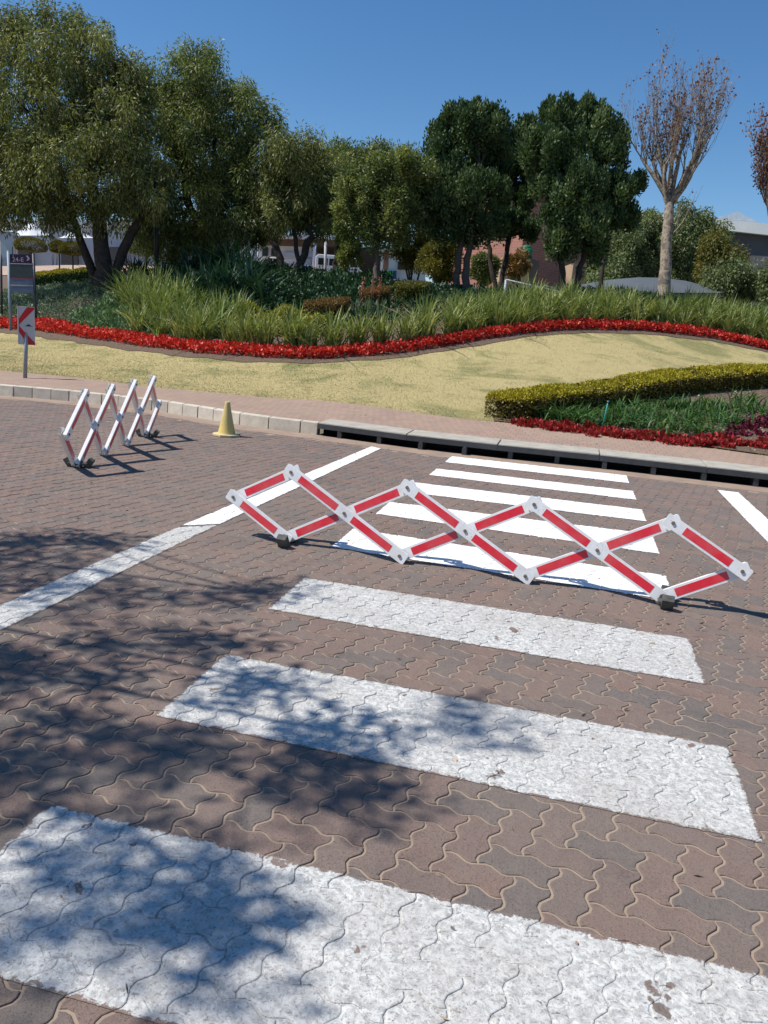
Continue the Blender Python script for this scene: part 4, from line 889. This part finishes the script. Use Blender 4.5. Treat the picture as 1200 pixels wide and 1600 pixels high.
# ------------------------------------------------------------------ ground covers and red border (uncountable)
def cover(name, label, xs, ys_fn, n, h, L, Wd, mat, cat='ground cover', style=.6, patch=0.0, vshift=.5):
    """random leaves over an area: xs range; ys_fn(x)->(y0,y1)"""
    X = rng.uniform(xs[0], xs[1], n); y0, y1 = ys_fn(X); Y = y0 + (y1 - y0)*rng.random(n)
    hh_ = h*(.55 + .45*np.sin(X*3.1 + Y*1.7)*np.sin(Y*2.9 - X*1.3)) if patch == 0 else h*np.ones(n)
    Z = gz(X, Y) + hh_*rng.random(n)**.7
    V, F = leaf_quads(np.c_[X, Y, Z], rng.normal(size=(n, 3))*style + np.array([0, 0, .8]), L*rng.uniform(.6, 1.4, n), Wd*rng.uniform(.7, 1.3, n))
    o = link(name, npmesh(name, V, F, np.clip(vshift + rng.normal(size=n)*.27, 0, 1)), mat); tag(o, label, cat, kind='stuff'); return o
x0, x1 = RF[0][0] - 6, RF[-1][0] + 1
cover('red_bedding_flowers', 'continuous ribbon of red bedding flowers edging the lawn', (x0, x1), lambda x: (yred(x) + .10 + .07*np.sin(x*2.3)*np.sin(x*5.1 + 1), yred(x) + .64 + .10*np.sin(x*1.7 + 2)), 27000, .19, .075, .055, RED, 'flowers', 1.0, 1)
xa = W(0, 470, 27)[0] - 5; xb = W(130, 500, 23)[0]; xc = W(215, 500, 21)[0]
cover('grey_ground_cover', 'grey-green ground cover filling the left of the bed', (xa, xb), lambda x: (yred(x) + .7, yred(x) + 6.5), 34000, .42, .09, .035, GREYG)
cover('green_ground_cover', 'fresh green succulent ground cover left of the strap-leaved clumps', (xb - .3, xc + .6), lambda x: (yred(x) + .7, yred(x) + 5.5), 22000, .42, .12, .055, BLUEG)
xd = W(230, 450, 27)[0]; xe = W(560, 450, 27)[0]
cover('shade_ground_cover', 'low green planting coloured dark for the shade of the garden trees', (xd, xe + 1), lambda x: (yred(x) + 3.0, yred(x) + 11), 42000, .5, .13, .06, LOWG)
cover('yellow_ground_cover', 'yellow-green low shrubs between the strap-leaved clumps', (W(320,500,21)[0], W(500,500,20)[0]), lambda x: (yred(x) + 2.2, yred(x) + 3.6), 16000, .62, .09, .045, YELLOWF, vshift=.35)
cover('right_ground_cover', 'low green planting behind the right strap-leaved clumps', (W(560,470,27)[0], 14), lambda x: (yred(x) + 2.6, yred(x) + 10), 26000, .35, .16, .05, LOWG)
# dry grass blades all over the lawn
n = 130000; X = rng.uniform(-16, 12, n); Y = yle(X) + (yred(X) - yle(X))*rng.random(n)**1.25
Z = gz(X, Y); P = np.c_[X, Y, Z - .004]; dr_ = rng.normal(size=(n, 3))*np.array([.9, .9, .2]) + np.array([0, 0, .8]); dr_ /= np.linalg.norm(dr_, axis=1)[:, None]
S = np.cross(dr_, rng.normal(size=(n, 3))); S /= np.linalg.norm(S, axis=1)[:, None]; Lb = rng.uniform(.02, .05, n)[:, None]
V = np.stack([P + S*.004, P - S*.004, P + dr_*Lb], 1).reshape(-1, 3)
tag(link('lawn_grass', npmesh('lawn_grass', V, np.arange(3*n).reshape(-1, 3)), BLADE), 'short dry straw-coloured grass of the lawn', 'grass', kind='stuff')

# front flower bed: soil, mulch, lilies, red and purple bedding
bx0 = W(770, 660, 12.8)[0]
hx = np.array([p[0] for p in hp]); hy = np.array([p[1] + .3 for p in hp])
xs2 = np.linspace(bx0, 12, 60); hedge_y = lambda x: np.interp(x, np.r_[hx[0] - .6, hx], np.r_[yle(hx[0] - .6) + .1, hy])
strip('flower_bed_soil', lambda x: yle(x) + .02, lambda x: np.maximum(hedge_y(x) + .25, yle(x) + .06), xs2, 22, SOIL, dz=.02)
n = 9000; X = rng.uniform(bx0 + .2, 10, n); Y = yle(X) + .05 + (hedge_y(X) - yle(X) - .1)*rng.random(n); P = np.c_[X, Y, gz(X, Y) + .022]
V, F = leaf_quads(P, rng.normal(size=(n, 3))*np.array([1, 1, .25]), rng.uniform(.02, .07, n), .025); tag(link('mulch', npmesh('mulch', V, F, rng.random(n)), MULCHM), 'bark mulch and dry leaf litter on the front flower bed', 'mulch', kind='stuff')
def bed(px, py):
    """ground point of the front bed seen at px,py"""
    r_ = R @ np.array([(px-600)/FPX, (py-800)/FPX, 1.0]); t = 9.0
    for _ in range(400):
        p = EYE + r_*t
        if p[2] <= gz1(p[0], p[1]) + .02: break
        t += .04
    return p
def tuft_mesh(n, r0, h, L, Wd, seed):
    r = np.random.default_rng(seed); u = np.clip(r.normal(size=(n, 3)), -1.4, 1.4); P = np.c_[u[:, :2]*r0*.45, np.abs(u[:, 2])*h*.35 + .01]
    V, F = leaf_quads(P, np.c_[u[:, :2], np.abs(u[:, 2]) + .4], L*r.uniform(.7, 1.3, n), Wd); return npmesh('leaves', V, F, np.clip(r.normal(.5, .25, n), 0, 1))
RM = [tuft_mesh(80, .13, .20, .085, .055, s_) for s_ in range(4)]
RED2 = leafmat('crimson_petals', (0.10, 0.035, 0.02), (0.36, 0.020, 0.022), (0.62, 0.06, 0.06), 0.2)
for me in RM: me.materials.append(RED2)
PM = [tuft_mesh(110, .18, .22, .09, .06, 20 + s_) for s_ in range(2)]
for me in PM: me.materials.append(PURPLE)
for k, px in enumerate(list(range(806, 1215, 11)) + [x_ + 4 for x_ in range(850, 1215, 16)]):
    py = 662 + (px - 806)*.118 + (k % 3)*1.2 + random.uniform(-1.5, 1.5)
    if k >= 38: py -= 5
    if px > 1000: py = (685 if k < 38 else 678) + (px - 1000)*.085 + random.uniform(-3, 4)
    p = bed(px + random.uniform(-3, 3), py); place_clump(RM[k % 4], p[0], p[1], random.uniform(.55, .85), random.random()*6, 'small red bedding plant along the front paving ' + ('left of the teal stake' if px < 938 else 'right of the teal stake' if px < 1060 else 'below the purple-leaved plants'), 'red bedding plants along the front paving', 'red_bedding_plant', 'flower')
for k, (px, py) in enumerate([(1148,675),(1162,680),(1140,682),(1180,662),(1172,672),(1192,655),(1198,668),(1188,680),(1205,660),(1166,664)]):
    p = bed(px, py); place_clump(PM[k % 2], p[0], p[1], random.uniform(.55, .85), k, 'purple-leaved bedding plant at the right end of the front bed', 'purple-leaved plants in the front bed', 'purple_bedding_plant', 'plant')
LM = [strap_mesh(46, .40, 1.7, .030, 60 + s_, curl=1.3) for s_ in range(4)]
for me in LM: me.materials.append(LILY)
for k, (px, py) in enumerate([(862,655),(885,657),(905,652),(925,648),(945,655),(965,650),(985,648),(1005,655),(1022,665),(950,664),(980,662),(1012,672),(1045,655),(1075,650),(1100,648),(1125,652),(1060,662),(1138,662),(1098,675),(1075,676),(1120,640),(1060,640),(1180,645),(935,666),(1000,640),(1165,630),(1020,645),(1045,638),(1085,640),(1110,635),(1080,660),(1120,662),(1150,642),(960,642),(1035,680),(900,662)]):
    p = bed(px, py); place_clump(LM[k % 4], p[0], p[1], random.uniform(.65, 1.05), k*1.9, 'small green arching-leaved tuft in the front flower bed ' + ('left of the teal stake' if px < 938 else 'just right of the teal stake' if px < 990 else 'in the middle of the bed' if px < 1070 else 'near the purple plants at the right'), 'green tufts in the front bed', 'lily_clump')
p = bed(940, 671); s = empty('garden_stake', p, 'thin teal stake stuck in the front flower bed', 'stake'); b = MB(); b.tube([p - UP*.05, p + UP*.42 + np.array([.04, 0, 0])], .010, 8); b.build('rod', surf('teal_plastic', (0.02, 0.30, 0.28), None, 8, 0.5, 0.0), s); b = MB(); b.tube([p + UP*.42 + np.array([.04, 0, 0]), p + UP*.45 + np.array([.042, 0, 0])], .016, 8); b.build('tip', surf('teal_plastic_tip', (0.03, 0.24, 0.30), None, 8, 0.5, 0.0), s)

# ------------------------------------------------------------------ buildings and things beyond the garden
def bwall(b, l, r, Dl, Dr, th=.3, m=0, zb=None):
    """l,r = (px, top, bottom) at each end"""
    a1, a0 = W(l[0], l[1], Dl), W(l[0], l[2], Dl); c1, c0 = W(r[0], r[1], Dr), W(r[0], r[2], Dr)
    a0[:2] = a1[:2]; c0[:2] = c1[:2]
    if zb is not None: a0[2] = c0[2] = zb
    d = unit([*(c1 - a1)[:2], 0]); n_ = np.array([-d[1], d[0], 0.]) * th
    b.hexa([a0, c0, c0 + n_, a0 + n_], [a1, c1, c1 + n_, a1 + n_], m); return a1, c1, n_/th
def proud(b, l, r, Dl, Dr, out=.03, th=.06, m=0):
    """a panel set proud of a wall of the same line"""
    a1, a0 = W(l[0], l[1], Dl), W(l[0], l[2], Dl); c1, c0 = W(r[0], r[1], Dr), W(r[0], r[2], Dr); a0[:2] = a1[:2]; c0[:2] = c1[:2]
    d = unit([*(c1 - a1)[:2], 0]); n_ = np.array([-d[1], d[0], 0.]); b.hexa([a0 - n_*out, c0 - n_*out, c0 + n_*th, a0 + n_*th], [a1 - n_*out, c1 - n_*out, c1 + n_*th, a1 + n_*th], m)
WALLG = surf('grey_blue_wall', (0.40, 0.45, 0.52), (0.34, 0.38, 0.45), .6, 0.85, 0.1); ROOFW = surf('white_sheet_roof', (0.52, 0.54, 0.56), (0.45, 0.47, 0.49), .5, 0.6, 0.1)
WALLW = surf('white_wall', (0.62, 0.65, 0.70), (0.55, 0.58, 0.63), .6, 0.85, 0.1); BROWN = surf('brown_soffit', (0.10, 0.065, 0.045), None, 2, 0.8, 0.1)
CANV = surf('white_canvas', (0.62, 0.64, 0.66), (0.52, 0.54, 0.57), 1.2, 0.8, 0.1)
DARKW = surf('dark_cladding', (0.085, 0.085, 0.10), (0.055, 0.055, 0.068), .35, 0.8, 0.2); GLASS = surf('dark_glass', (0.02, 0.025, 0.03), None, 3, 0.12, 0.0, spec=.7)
CARG = surf('grey_carport_sheet', (0.105, 0.118, 0.130), (0.09, 0.10, 0.112), .8, 0.55, 0.15); TAN = surf('tan_plaster', (0.42, 0.29, 0.19), (0.36, 0.25, 0.17), 1.0, 0.9, 0.2)
CLOTH = surf('dark_shade_cloth', (0.055, 0.065, 0.065), (0.035, 0.042, 0.045), 2.0, 0.9, 0.3); GREENT = surf('green_tank', (0.01, 0.16, 0.07), None, 3, 0.5, 0.1)
m = N('pink_brick'); P = m.coord(); mp = m.n('ShaderNodeMapping'); mp.inputs['Rotation'].default_value = (math.pi/2, 0, 0); m.l(P, mp.inputs[0]); bk = m.n('ShaderNodeTexBrick'); m.l(mp.outputs[0], bk.inputs[0])
bk.inputs['Scale'].default_value = 1; bk.inputs['Brick Width'].default_value = .46; bk.inputs['Row Height'].default_value = .17; bk.inputs['Mortar Size'].default_value = .012
bk.inputs[1].default_value = (.36, .14, .10, 1); bk.inputs[2].default_value = (.29, .11, .08, 1); bk.inputs[3].default_value = (.36, .24, .19, 1); m.col(m.mix(m.ramp(m.noise(P, .6, 4), [(.4, 0.), (.7, .4)]), bk.outputs[0], (.33, .19, .14))); m.rough(.9); BRICK = m.m
# plaza paving beyond the bed on the left
xl, xr_ = W(-260, 415, 48)[0], W(470, 415, 48)[0]
strip('plaza', lambda x: 37 + 0*x, lambda x: 72 + 0*x, np.linspace(xl, xr_, 40), 20, PLAZAM, dz=.03)
def root_at(name, px, py, D_, label, cat, group=None):
    p = W(px, py, D_); return empty(name, (p[0], p[1], gz1(p[0], p[1])), label, cat, group)
s = root_at('warehouse', 180, 415, 62, 'long grey-blue walled building behind the trees at the left', 'building')
b = MB(); bwall(b, (-140, 352, 420), (398, 356, 424), 64, 62, 6); b.build('wall', WALLG, s)
b = MB(); bwall(b, (-150, 342, 352), (402, 347, 356), 63.6, 61.6, 7); b.build('roof', ROOFW, s)
for x_ in (20, 96, 172, 262, 330):
    b = MB(); proud(b, (x_, 386, 419), (x_ + 26, 386, 419.5), 63.6 - .0037*(x_+140), 63.6 - .0037*(x_+166), .12, .1); b.build('door', DARKSTEEL, s)
for (xa, xm, xb_, yt, ye, D_, lb) in [(-30, -2, 24, 348, 362, 52, 'white tensile shade canopy cut by the left frame edge'), (24, 48, 84, 346, 368, 54, 'white tensile shade canopy above the topiary domes'), (86, 120, 150, 356, 372, 56, 'white tensile shade canopy beside the thick trunk')]:
    s = root_at('shade_canopy', xm, 400, D_, lb, 'shade canopy', 'white shade canopies by the warehouse')
    V = []; F = []; nx, ny = 12, 8
    for j in range(ny + 1):
        for i in range(nx + 1):
            t = i/nx; u_ = j/ny; px = xa + (xb_ - xa)*t; pk = max(0, 1 - abs(px - xm)/(xb_ - xm))**1.5*math.sin(math.pi*u_)**.8; p = W(px, ye - (ye - yt)*pk, D_ + 4*(u_ - .5)); V.append(p)
    for j in range(ny):
        for i in range(nx): q_ = j*(nx+1) + i; F.append((q_, q_+1, q_+nx+2, q_+nx+1))
    V2 = [v_ - UP*.04 for v_ in V]; k = len(V); F2 = [tuple(k + i for i in f[::-1]) for f in F]; b = MB(); b.add(V + V2, F + F2, 0, True); b.build('canopy', CANV, s)
    for px in (xa + 2, xb_ - 2):
        t_ = W(px, ye, D_); b = MB(); b.tube([(t_[0], t_[1], gz1(t_[0], t_[1]) - .1), t_], .07, 8); b.build('post', ROOFW, s)
# white building with a fascia
s = root_at('white_building', 450, 430, 56, 'white building with a pale fascia seen between the Y-shaped trunk', 'building')
b = MB(); bwall(b, (404, 374, 440), (489, 376, 440), 57, 57, 5); b.build('wall', WALLW, s)
b = MB(); bwall(b, (398, 364, 371), (548, 367, 374), 55.5, 55.5, 7); b.build('roof', ROOFW, s)
b = MB(); bwall(b, (400, 371.3, 381), (546, 374.3, 386), 56.2, 56.2, 6); b.build('soffit', BROWN, s)
b = MB(); proud(b, (442, 394, 401), (488, 395, 402), 57, 57, .05); b.build('band', WALLG, s)
b = MB(); proud(b, (468, 404, 436), (486, 404, 436), 57, 57, .04); b.build('door', WALLG, s)
for x_ in (410, 424): 
    b = MB(); proud(b, (x_, 388, 400), (x_+9, 388, 400), 57, 57, .04); b.build('window', GLASS, s)
b = MB()
for x_ in (492, 545): t_ = W(x_, 380, 55.8); b.tube([(t_[0], t_[1], gz1(t_[0], t_[1])), t_], .12, 8)
b.build('column', WALLW, s)
b = MB(); bwall(b, (489, 386, 440), (620, 388, 442), 63, 63, .5); tb = root_at('backdrop_wall', 555, 432, 63, 'brown shaded wall behind the minibus', 'wall'); b.build('wall_panel', BROWN, tb); b = MB(); bwall(b, (489, 384, 386), (620, 386, 388), 62.9, 62.9, .7); b.build('coping', ROOFW, tb)
def vehicle(name, label, cat, px0, px1, ytop, ybot, D_, prof, wheels, wins, body_mat, lights):
    """side view between px0..px1; profile in 0..1 of length and height"""
    a = W(px0, ybot, D_); c_ = W(px1, ybot, D_); d = unit([*(c_-a)[:2], 0]); L = np.linalg.norm((c_-a)[:2]); Hh = W(px0, ytop, D_)[2] - a[2]; n_ = np.array([-d[1], d[0], 0.]); wd = .36*L if cat == 'minibus' else .42*L; wd = 2.0 if cat == 'minibus' else 1.7
    root = empty(name, a + d*L/2, label, cat); z0 = a[2]; o = np.array([a[0], a[1], z0])
    b = MB(); b.prism([(x_*L, y_*Hh) for x_, y_ in prof], o, d, UP, n_, wd); body = b.build('body', body_mat, root, bevel=.05, seg=2)
    for poly in wins: b = MB(); b.prism([(x_*L, y_*Hh) for x_, y_ in poly], o - n_*.012, d, UP, n_, .02); b.build('window', GLASS, root)
    for x_ in wheels:
        for q_ in (-.03, wd - .19):
            cc = o + d*x_*L + UP*.33 + n_*q_; b = MB(); b.tube([cc, cc + n_*.22], .34, 20); wh = b.build('wheel', RUBBER, root); b = MB(); b.tube([cc - n_*.012, cc + n_*.03], .2, 14); b.build('rim', STEEL, wh)
    for x_, y_, mt in lights: b = MB(); b.box(o + d*x_*L + UP*y_*Hh + n_*.25, (.06, .3, .16), ax=np.array([d, n_, UP])); b.build('lamp', mt, root)
    return root
LAMPR = surf('tail_lamp_red', (.35, .02, .02), None, 5, .3, 0); LAMPW = surf('head_lamp', (.7, .7, .7), None, 5, .2, 0)
BODYW = surf('white_car_paint', (.66, .66, .66), (.58, .58, .58), 1, .35, .02, spec=.6)
vehicle('minibus', 'white minibus parked behind the trees beside the pale post', 'minibus', 491, 566, 397, 438, 54, [(0, .14), (1, .14), (1, .46), (.93, .55), (.84, .93), (.78, 1), (.06, 1), (.0, .9)], (.2, .8),
        [[(.06, .60), (.26, .60), (.26, .86), (.06, .86)], [(.29, .60), (.50, .60), (.50, .86), (.29, .86)], [(.53, .60), (.70, .60), (.70, .86), (.53, .86)], [(.73, .60), (.88, .60), (.82, .86), (.73, .86)]], BODYW, [(0, .5, LAMPR), (1, .38, LAMPW)])
b = MB(); t0, t1 = W(495, 395.2, 53.9), W(556, 396.5, 53.9); b.tube([t0, t1], .06, 6)
vehicle('parked_car', 'small white car with a bluish windscreen before the white building', 'car', 410, 446, 401, 421, 52, [(0, .15), (1, .15), (1, .5), (.82, .58), (.68, .95), (.62, 1), (.25, 1), (.08, .62), (0, .55)], (.2, .8),
        [[(.16, .62), (.42, .62), (.42, .92), (.28, .92)], [(.45, .62), (.74, .62), (.63, .92), (.45, .92)]], BODYW, [(0, .42, LAMPR), (1, .4, LAMPW)])
s = root_at('blue_box', 479, 428, 50, 'light blue box standing at the foot of the white building', 'box'); c0 = W(479, 423, 50); b = MB(); b.box(c0, (.72, .6, .5), .2); b.build('container', surf('light_blue_plastic', (.12, .30, .62), None, 3, .5, .05), s, bevel=.02); b = MB(); b.box(c0 + UP*.28, (.76, .64, .05), .2); b.build('lid', WALLW, s)
s = root_at('mesh_fence', 650, 455, 31, 'dark shade-cloth fence behind the box shrubs and twin trunks', 'fence')
b = MB(); bwall(b, (556, 436, 480), (664, 440, 482), 31, 31.4, .03); bwall(b, (664.6, 444, 482), (742, 446, 482), 31.4, 31.8, .03); b.build('cloth', CLOTH, s)
for x_ in (558, 610, 664, 704, 741): t_ = W(x_, 435 if x_ < 660 else 442, 31.1); b = MB(); b.tube([(t_[0], t_[1] + .06, gz1(t_[0], t_[1]) - .2), (t_[0], t_[1] + .06, t_[2])], .035, 8); b.build('post', DKP, s)
b = MB(); b.tube([W(556, 435.5, 31), W(664, 439.5, 31.4)], .025, 6); b.tube([W(665, 443.5, 31.4), W(742, 445.5, 31.8)], .025, 6); b.build('rail', GALV, s)
s = root_at('kiosk', 632, 437, 50, 'small kiosk with white, green, blue and orange panels seen through the shrubs', 'kiosk')
b = MB(); bwall(b, (596, 392, 450), (668, 393, 450), 50.4, 50.4, 2.5); b.build('wall', WALLW, s)
for nm, l_, r__, col in [('orange_panel', (632, 401, 411), (664, 396, 406), (.55, .22, .03)), ('green_panel', (604, 423, 436), (614, 423, 436), (.03, .38, .06)), ('blue_panel', (614.4, 423, 436), (620, 423, 436), (.03, .07, .32)), ('brick_pillar', (600, 393, 421), (608, 393, 421), (.28, .13, .09)), ('dark_window', (622, 409, 421), (662, 410, 421.5), (.05, .04, .035))]:
    b = MB(); proud(b, l_, r__, 50.4, 50.4, .04); b.build(nm, surf(nm + '_paint', col, None, 3, .6, .05), s)
b = MB(); bwall(b, (592, 388, 392), (672, 389, 393), 50, 50, 3.2); b.build('roof', ROOFW, s)
s = root_at('brick_building', 885, 455, 52, 'pink brick building behind the dense dark-green tree', 'building')
b = MB(); bwall(b, (826, 292, 470), (950, 305, 470), 52, 56, 8); b.build('wall', BRICK, s)
b = MB(); bwall(b, (825, 286, 292), (952, 299.5, 305), 51.8, 55.8, 8.4); b.build('coping', ROOFW, s)
b = MB(); bwall(b, (786, 402, 465), (829, 406, 465), 47, 47, 4.5); b.build('side_block', TAN, s)
b = MB(); bwall(b, (829.3, 404, 450), (843.5, 409, 452), 47, 49.5, .1); g_ = b.build('gate', DARKSTEEL, s)
b = MB(); bwall(b, (896, 411, 470), (950, 413, 470), 50, 50, 2.5); b.build('low_wing', TAN, s)
for y_ in (417, 424, 431): b = MB(); proud(b, (899, y_, y_ + 1.6), (944, y_ + .8, y_ + 2.4), 50, 50, .05); b.build('louvre', DARKSTEEL, s)
s = root_at('water_tank', 822, 404, 47.5, 'green water tank on the tan block beside the brick wall', 'tank'); cc = W(821, 404, 48.6); s.location = [float(v_) for v_ in cc]
b = MB(); b.tube([cc, cc + UP*.60], .38, 18); b.build('tank_body', GREENT, s); b = MB(); b.tube([cc + UP*.60, cc + UP*.72, cc + UP*.78], [.38, .25, .12], 18); b.build('tank_lid', GREENT, s)
s = root_at('large_building', 1110, 450, 72, 'large dark-walled building with a white sloping roof edge at the right', 'building')
b = MB(); bwall(b, (960, 338, 470), (1330, 381, 470), 76, 66, 14, zb=0); b.build('wall', DARKW, s)
b = MB(); bwall(b, (948, 325, 338.5), (1340, 363, 382), 75.2, 65.2, 16); b.build('roof', ROOFW, s)
a_, c_ = W(1118, 341, 78), W(1186, 348, 76); pk = W(1152, 330, 77); b = MB(); nn_ = np.array([.1, .9, 0])*8; b.add([a_, c_, pk, a_ + nn_, c_ + nn_, pk + nn_], [(0,1,2),(5,4,3),(0,2,5,3),(2,1,4,5),(0,3,4,1)]); b.build('roof_light', surf('pale_rooflight', (.30, .36, .42), None, 2, .4, 0), s)
for x_ in (1020, 1060, 1100, 1140, 1180, 1220): b = MB(); dd_ = 76 - 10*(x_-960)/370; yt_ = 339 + (x_-960)*.116; proud(b, (x_, yt_ + 2, 462), (x_ + 2, yt_ + 2.2, 462), dd_, dd_ - .05, .12, .2); b.build('wall_rib', DARKSTEEL, s)
for (x_, w_) in ((1168, 12), (1185, 14)):
    s = root_at('metal_bin', x_, 465, 45, 'black slatted metal bin under the right shrubs, %s of the pair' % ('left' if x_ < 1175 else 'right'), 'bin', 'black metal bins by the dark building'); c0 = W(x_, 456, 45); b = MB()
    for q_ in (-.2, -.1, 0, .1, .2): b.box(c0 + np.array([q_, 0, 0]), (.06, .45, 1.1))
    b.box(c0 + UP*.6, (.52, .5, .08)); b.build('body', SIGNK, s); b = MB(); b.tube([c0 + np.array([-.2, -.3, -.6]), c0 + np.array([.2, -.3, -.6])], .07, 10); b.build('axle', RUBBER, s)
# arched grey carport
def carport(label, xs_, ys_, yedge, D0, D1, posts):
    px0, px1 = xs_[0], xs_[-1]; s = root_at('carport', (px0 + px1)/2, 470, (D0 + D1)/2, label, 'carport', 'arched grey carports')
    nx, ny = 40, 12; V = []; F = []
    for j in range(ny + 1):
        u_ = j/ny
        for i in range(nx + 1):
            px = px0 + (px1 - px0)*i/nx; yt = np.interp(px, xs_, ys_); f_ = W(px, yedge, D0); zt = W(px, yt, (D0 + D1)/2)[2] - f_[2]; zt = max(zt, .02)
            p = f_ + np.array([0, (D1 - D0)*u_, 0]); p[2] = f_[2] + zt*math.sin(math.pi*min(u_, 1))**.7; V.append(p)
    for j in range(ny):
        for i in range(nx): q_ = j*(nx+1) + i; F.append((q_, q_+1, q_+nx+2, q_+nx+1))
    k = len(V); b = MB(); b.add(V + [v_ - UP*.06 for v_ in V], F + [tuple(k + i for i in f[::-1]) for f in F], 0, True); b.build('roof', CARG, s)
    b = MB(); a_, c_ = W(px0, yedge + .3, D0), W(px1, yedge + .3, D0); b.box((a_ + c_)/2 - UP*.10, (np.linalg.norm(c_ - a_), .08, .16), ax=np.array([unit(c_ - a_), unit(np.cross(UP, c_ - a_)), UP])); b.build('edge_beam', DARKSTEEL, s)
    for px in posts:
        for dd in (.3, D1 - D0 - .3): t_ = W(px, yedge + 1, D0) + np.array([0, dd, 0]); b = MB(); b.tube([(t_[0], t_[1], gz1(t_[0], t_[1]) - .2), t_], .06, 8); b.build('post', DARKSTEEL, s)
carport('wide arched grey carport roof behind the right strap-leaved plants', [868, 905, 950, 1000, 1040, 1080, 1110, 1132], [453, 446, 438.5, 435, 436, 441, 449, 457], 457.5, 36, 42, [880, 935, 1000, 1065, 1120])
carport('smaller grey carport roof to the left of the wide one', [782, 810, 850, 875], [452, 446, 446, 452], 456, 37, 41, [790, 830, 868])
s = root_at('under_carport_shade', 1000, 470, 44, 'dark panel standing in for the shade under the carports', 'wall'); s.name = 'carport_shade_panel'; b = MB(); bwall(b, (780, 458, 490), (1150, 461, 490), 44, 44, .3); b.build('wall_panel', DARKW, s); b = MB(); bwall(b, (779, 457, 458), (1151, 460, 461), 43.9, 43.9, .5); b.build('coping', DARKSTEEL, s)  # dark wall added to stand for the shade beneath the carport roofs
# handrail
s = root_at('handrail', 850, 460, 24, 'pale pipe handrail sloping down behind the strap-leaved plants', 'handrail')
for nm, p_ in (('post', (791, 437)), ('post', (868, 455))): t_ = W(*p_, 24); b = MB(); b.tube([(t_[0], t_[1], gz1(t_[0], t_[1]) - .2), t_], .045 if p_[0] < 800 else .03, 10); b.build(nm, GALV, s)
b = MB(); b.tube([W(790.5, 437, 24), W(868, 455, 24.1), W(916, 463, 24.1)], .026, 8); b.tube([W(868, 459, 24.1), W(916, 466, 24.1)], .022, 8); b.build('rail', GALV, s)

# ------------------------------------------------------------------ the tree outside the frame on the left that shades the road
sh = [(40,870,120,40,1.3),(150,850,60,16,.5),(120,930,140,34,1.1),(300,930,110,30,1.0),(400,925,45,9,.4),(230,995,110,34,.9),(60,1060,120,55,1.2),(350,1000,60,14,.4),(140,1150,150,50,1.2),(60,1220,120,45,1.2),
      (380,1080,70,26,.5),(290,1200,120,36,.9),(500,1150,40,10,.2),(470,1205,50,16,.35),(560,1250,30,9,.12),(180,1310,80,26,.55),(320,1365,50,34,.28),(390,1490,40,28,.28),(120,1450,45,24,.3),(750,1130,16,8,.1),
      (-120,900,110,60,1.3),(-150,1050,140,90,1.3),(-150,1250,140,90,1.1),(-60,820,90,20,1.0)]
g_ = np.random.default_rng(21); cl = []
for (px, py, rx_, ry_, wt) in sh:
    ar = np.linalg.norm(G(px + rx_, py)[:2] - G(px - rx_, py)[:2]) * np.linalg.norm(G(px, py + ry_)[:2] - G(px, py - ry_)[:2]) * .78
    for _ in range(max(2, int(ar * wt * 6.5))):
        a_ = g_.random()*2*math.pi; q_ = math.sqrt(g_.random()); g0 = G(px + rx_*q_*math.cos(a_), py + ry_*q_*math.sin(a_)); hh_ = g_.uniform(3.6, 7.4); cl.append(g0 + np.array([SUN[0], SUN[1], 1.0])*hh_)
cl = np.array(cl); nl = 80*len(cl); idx = g_.integers(0, len(cl), nl); off = sph(nl)*(g_.random(nl)**.5)[:, None]*.27*np.array([1, 1, .8])
V, F = leaf_quads(cl[idx] + off, rng.normal(size=(nl, 3)) + np.array([0, 0, -.6]), .11*g_.uniform(.7, 1.3, nl), .038)
TB = np.array([-12.0, 1.6, 0.0]); st = empty('roadside_tree', TB, 'spreading roadside tree left of the frame whose shade dapples the road', 'tree')
link('crown', npmesh('crown', V, F, g_.random(nl)), KAREE2, st)
b = MB(); b.tube([TB - UP*.2, TB + UP*1.2, TB + np.array([.4, .4, 2.6]), TB + np.array([1.2, .8, 3.8])], [.34, .27, .23, .18], 12, cap=False)
F0 = TB + np.array([1.2, .8, 3.8]); F1 = TB + np.array([.4, .4, 2.6])
lim = cl[g_.choice(len(cl), 14, replace=False)]
for l_ in lim: b.tube([F0 if g_.random() < .6 else F1, F0*.5 + l_*.5 + np.array([0, 0, .3]) + g_.normal(size=3)*.2, l_], [.026, .02, .012], 6, cap=False)
for c_ in cl: j = int(np.argmin(np.linalg.norm(lim - c_, axis=1))); b.tube([lim[j], (lim[j] + c_)/2 + g_.normal(size=3)*.12, c_], [.013, .009, .005], 4, cap=False)
b.build('trunk', BARK, st)

n = 420; X = rng.uniform(-7, 3.5, n); Y = rng.uniform(1.0, 12.2, n); kk = np.where(Y < yk(X) - .1, 1, (Y > yk(X) + .55)); X, Y = X[kk > 0], Y[kk > 0]; n = len(X); Z = np.where(Y < yk(X), 0.004, gz(X, Y) + .004)
V, F = leaf_quads(np.c_[X, Y, Z], rng.normal(size=(n, 3))*np.array([1, 1, .12]) + np.array([0, 0, .08]), rng.uniform(.012, .04, n), rng.uniform(.008, .016, n)); tag(link('leaf_litter', npmesh('leaf_litter', V, F, rng.random(n)), MULCHM), 'tiny dry leaves and crumbs scattered on the road and pavement', 'litter', kind='stuff')
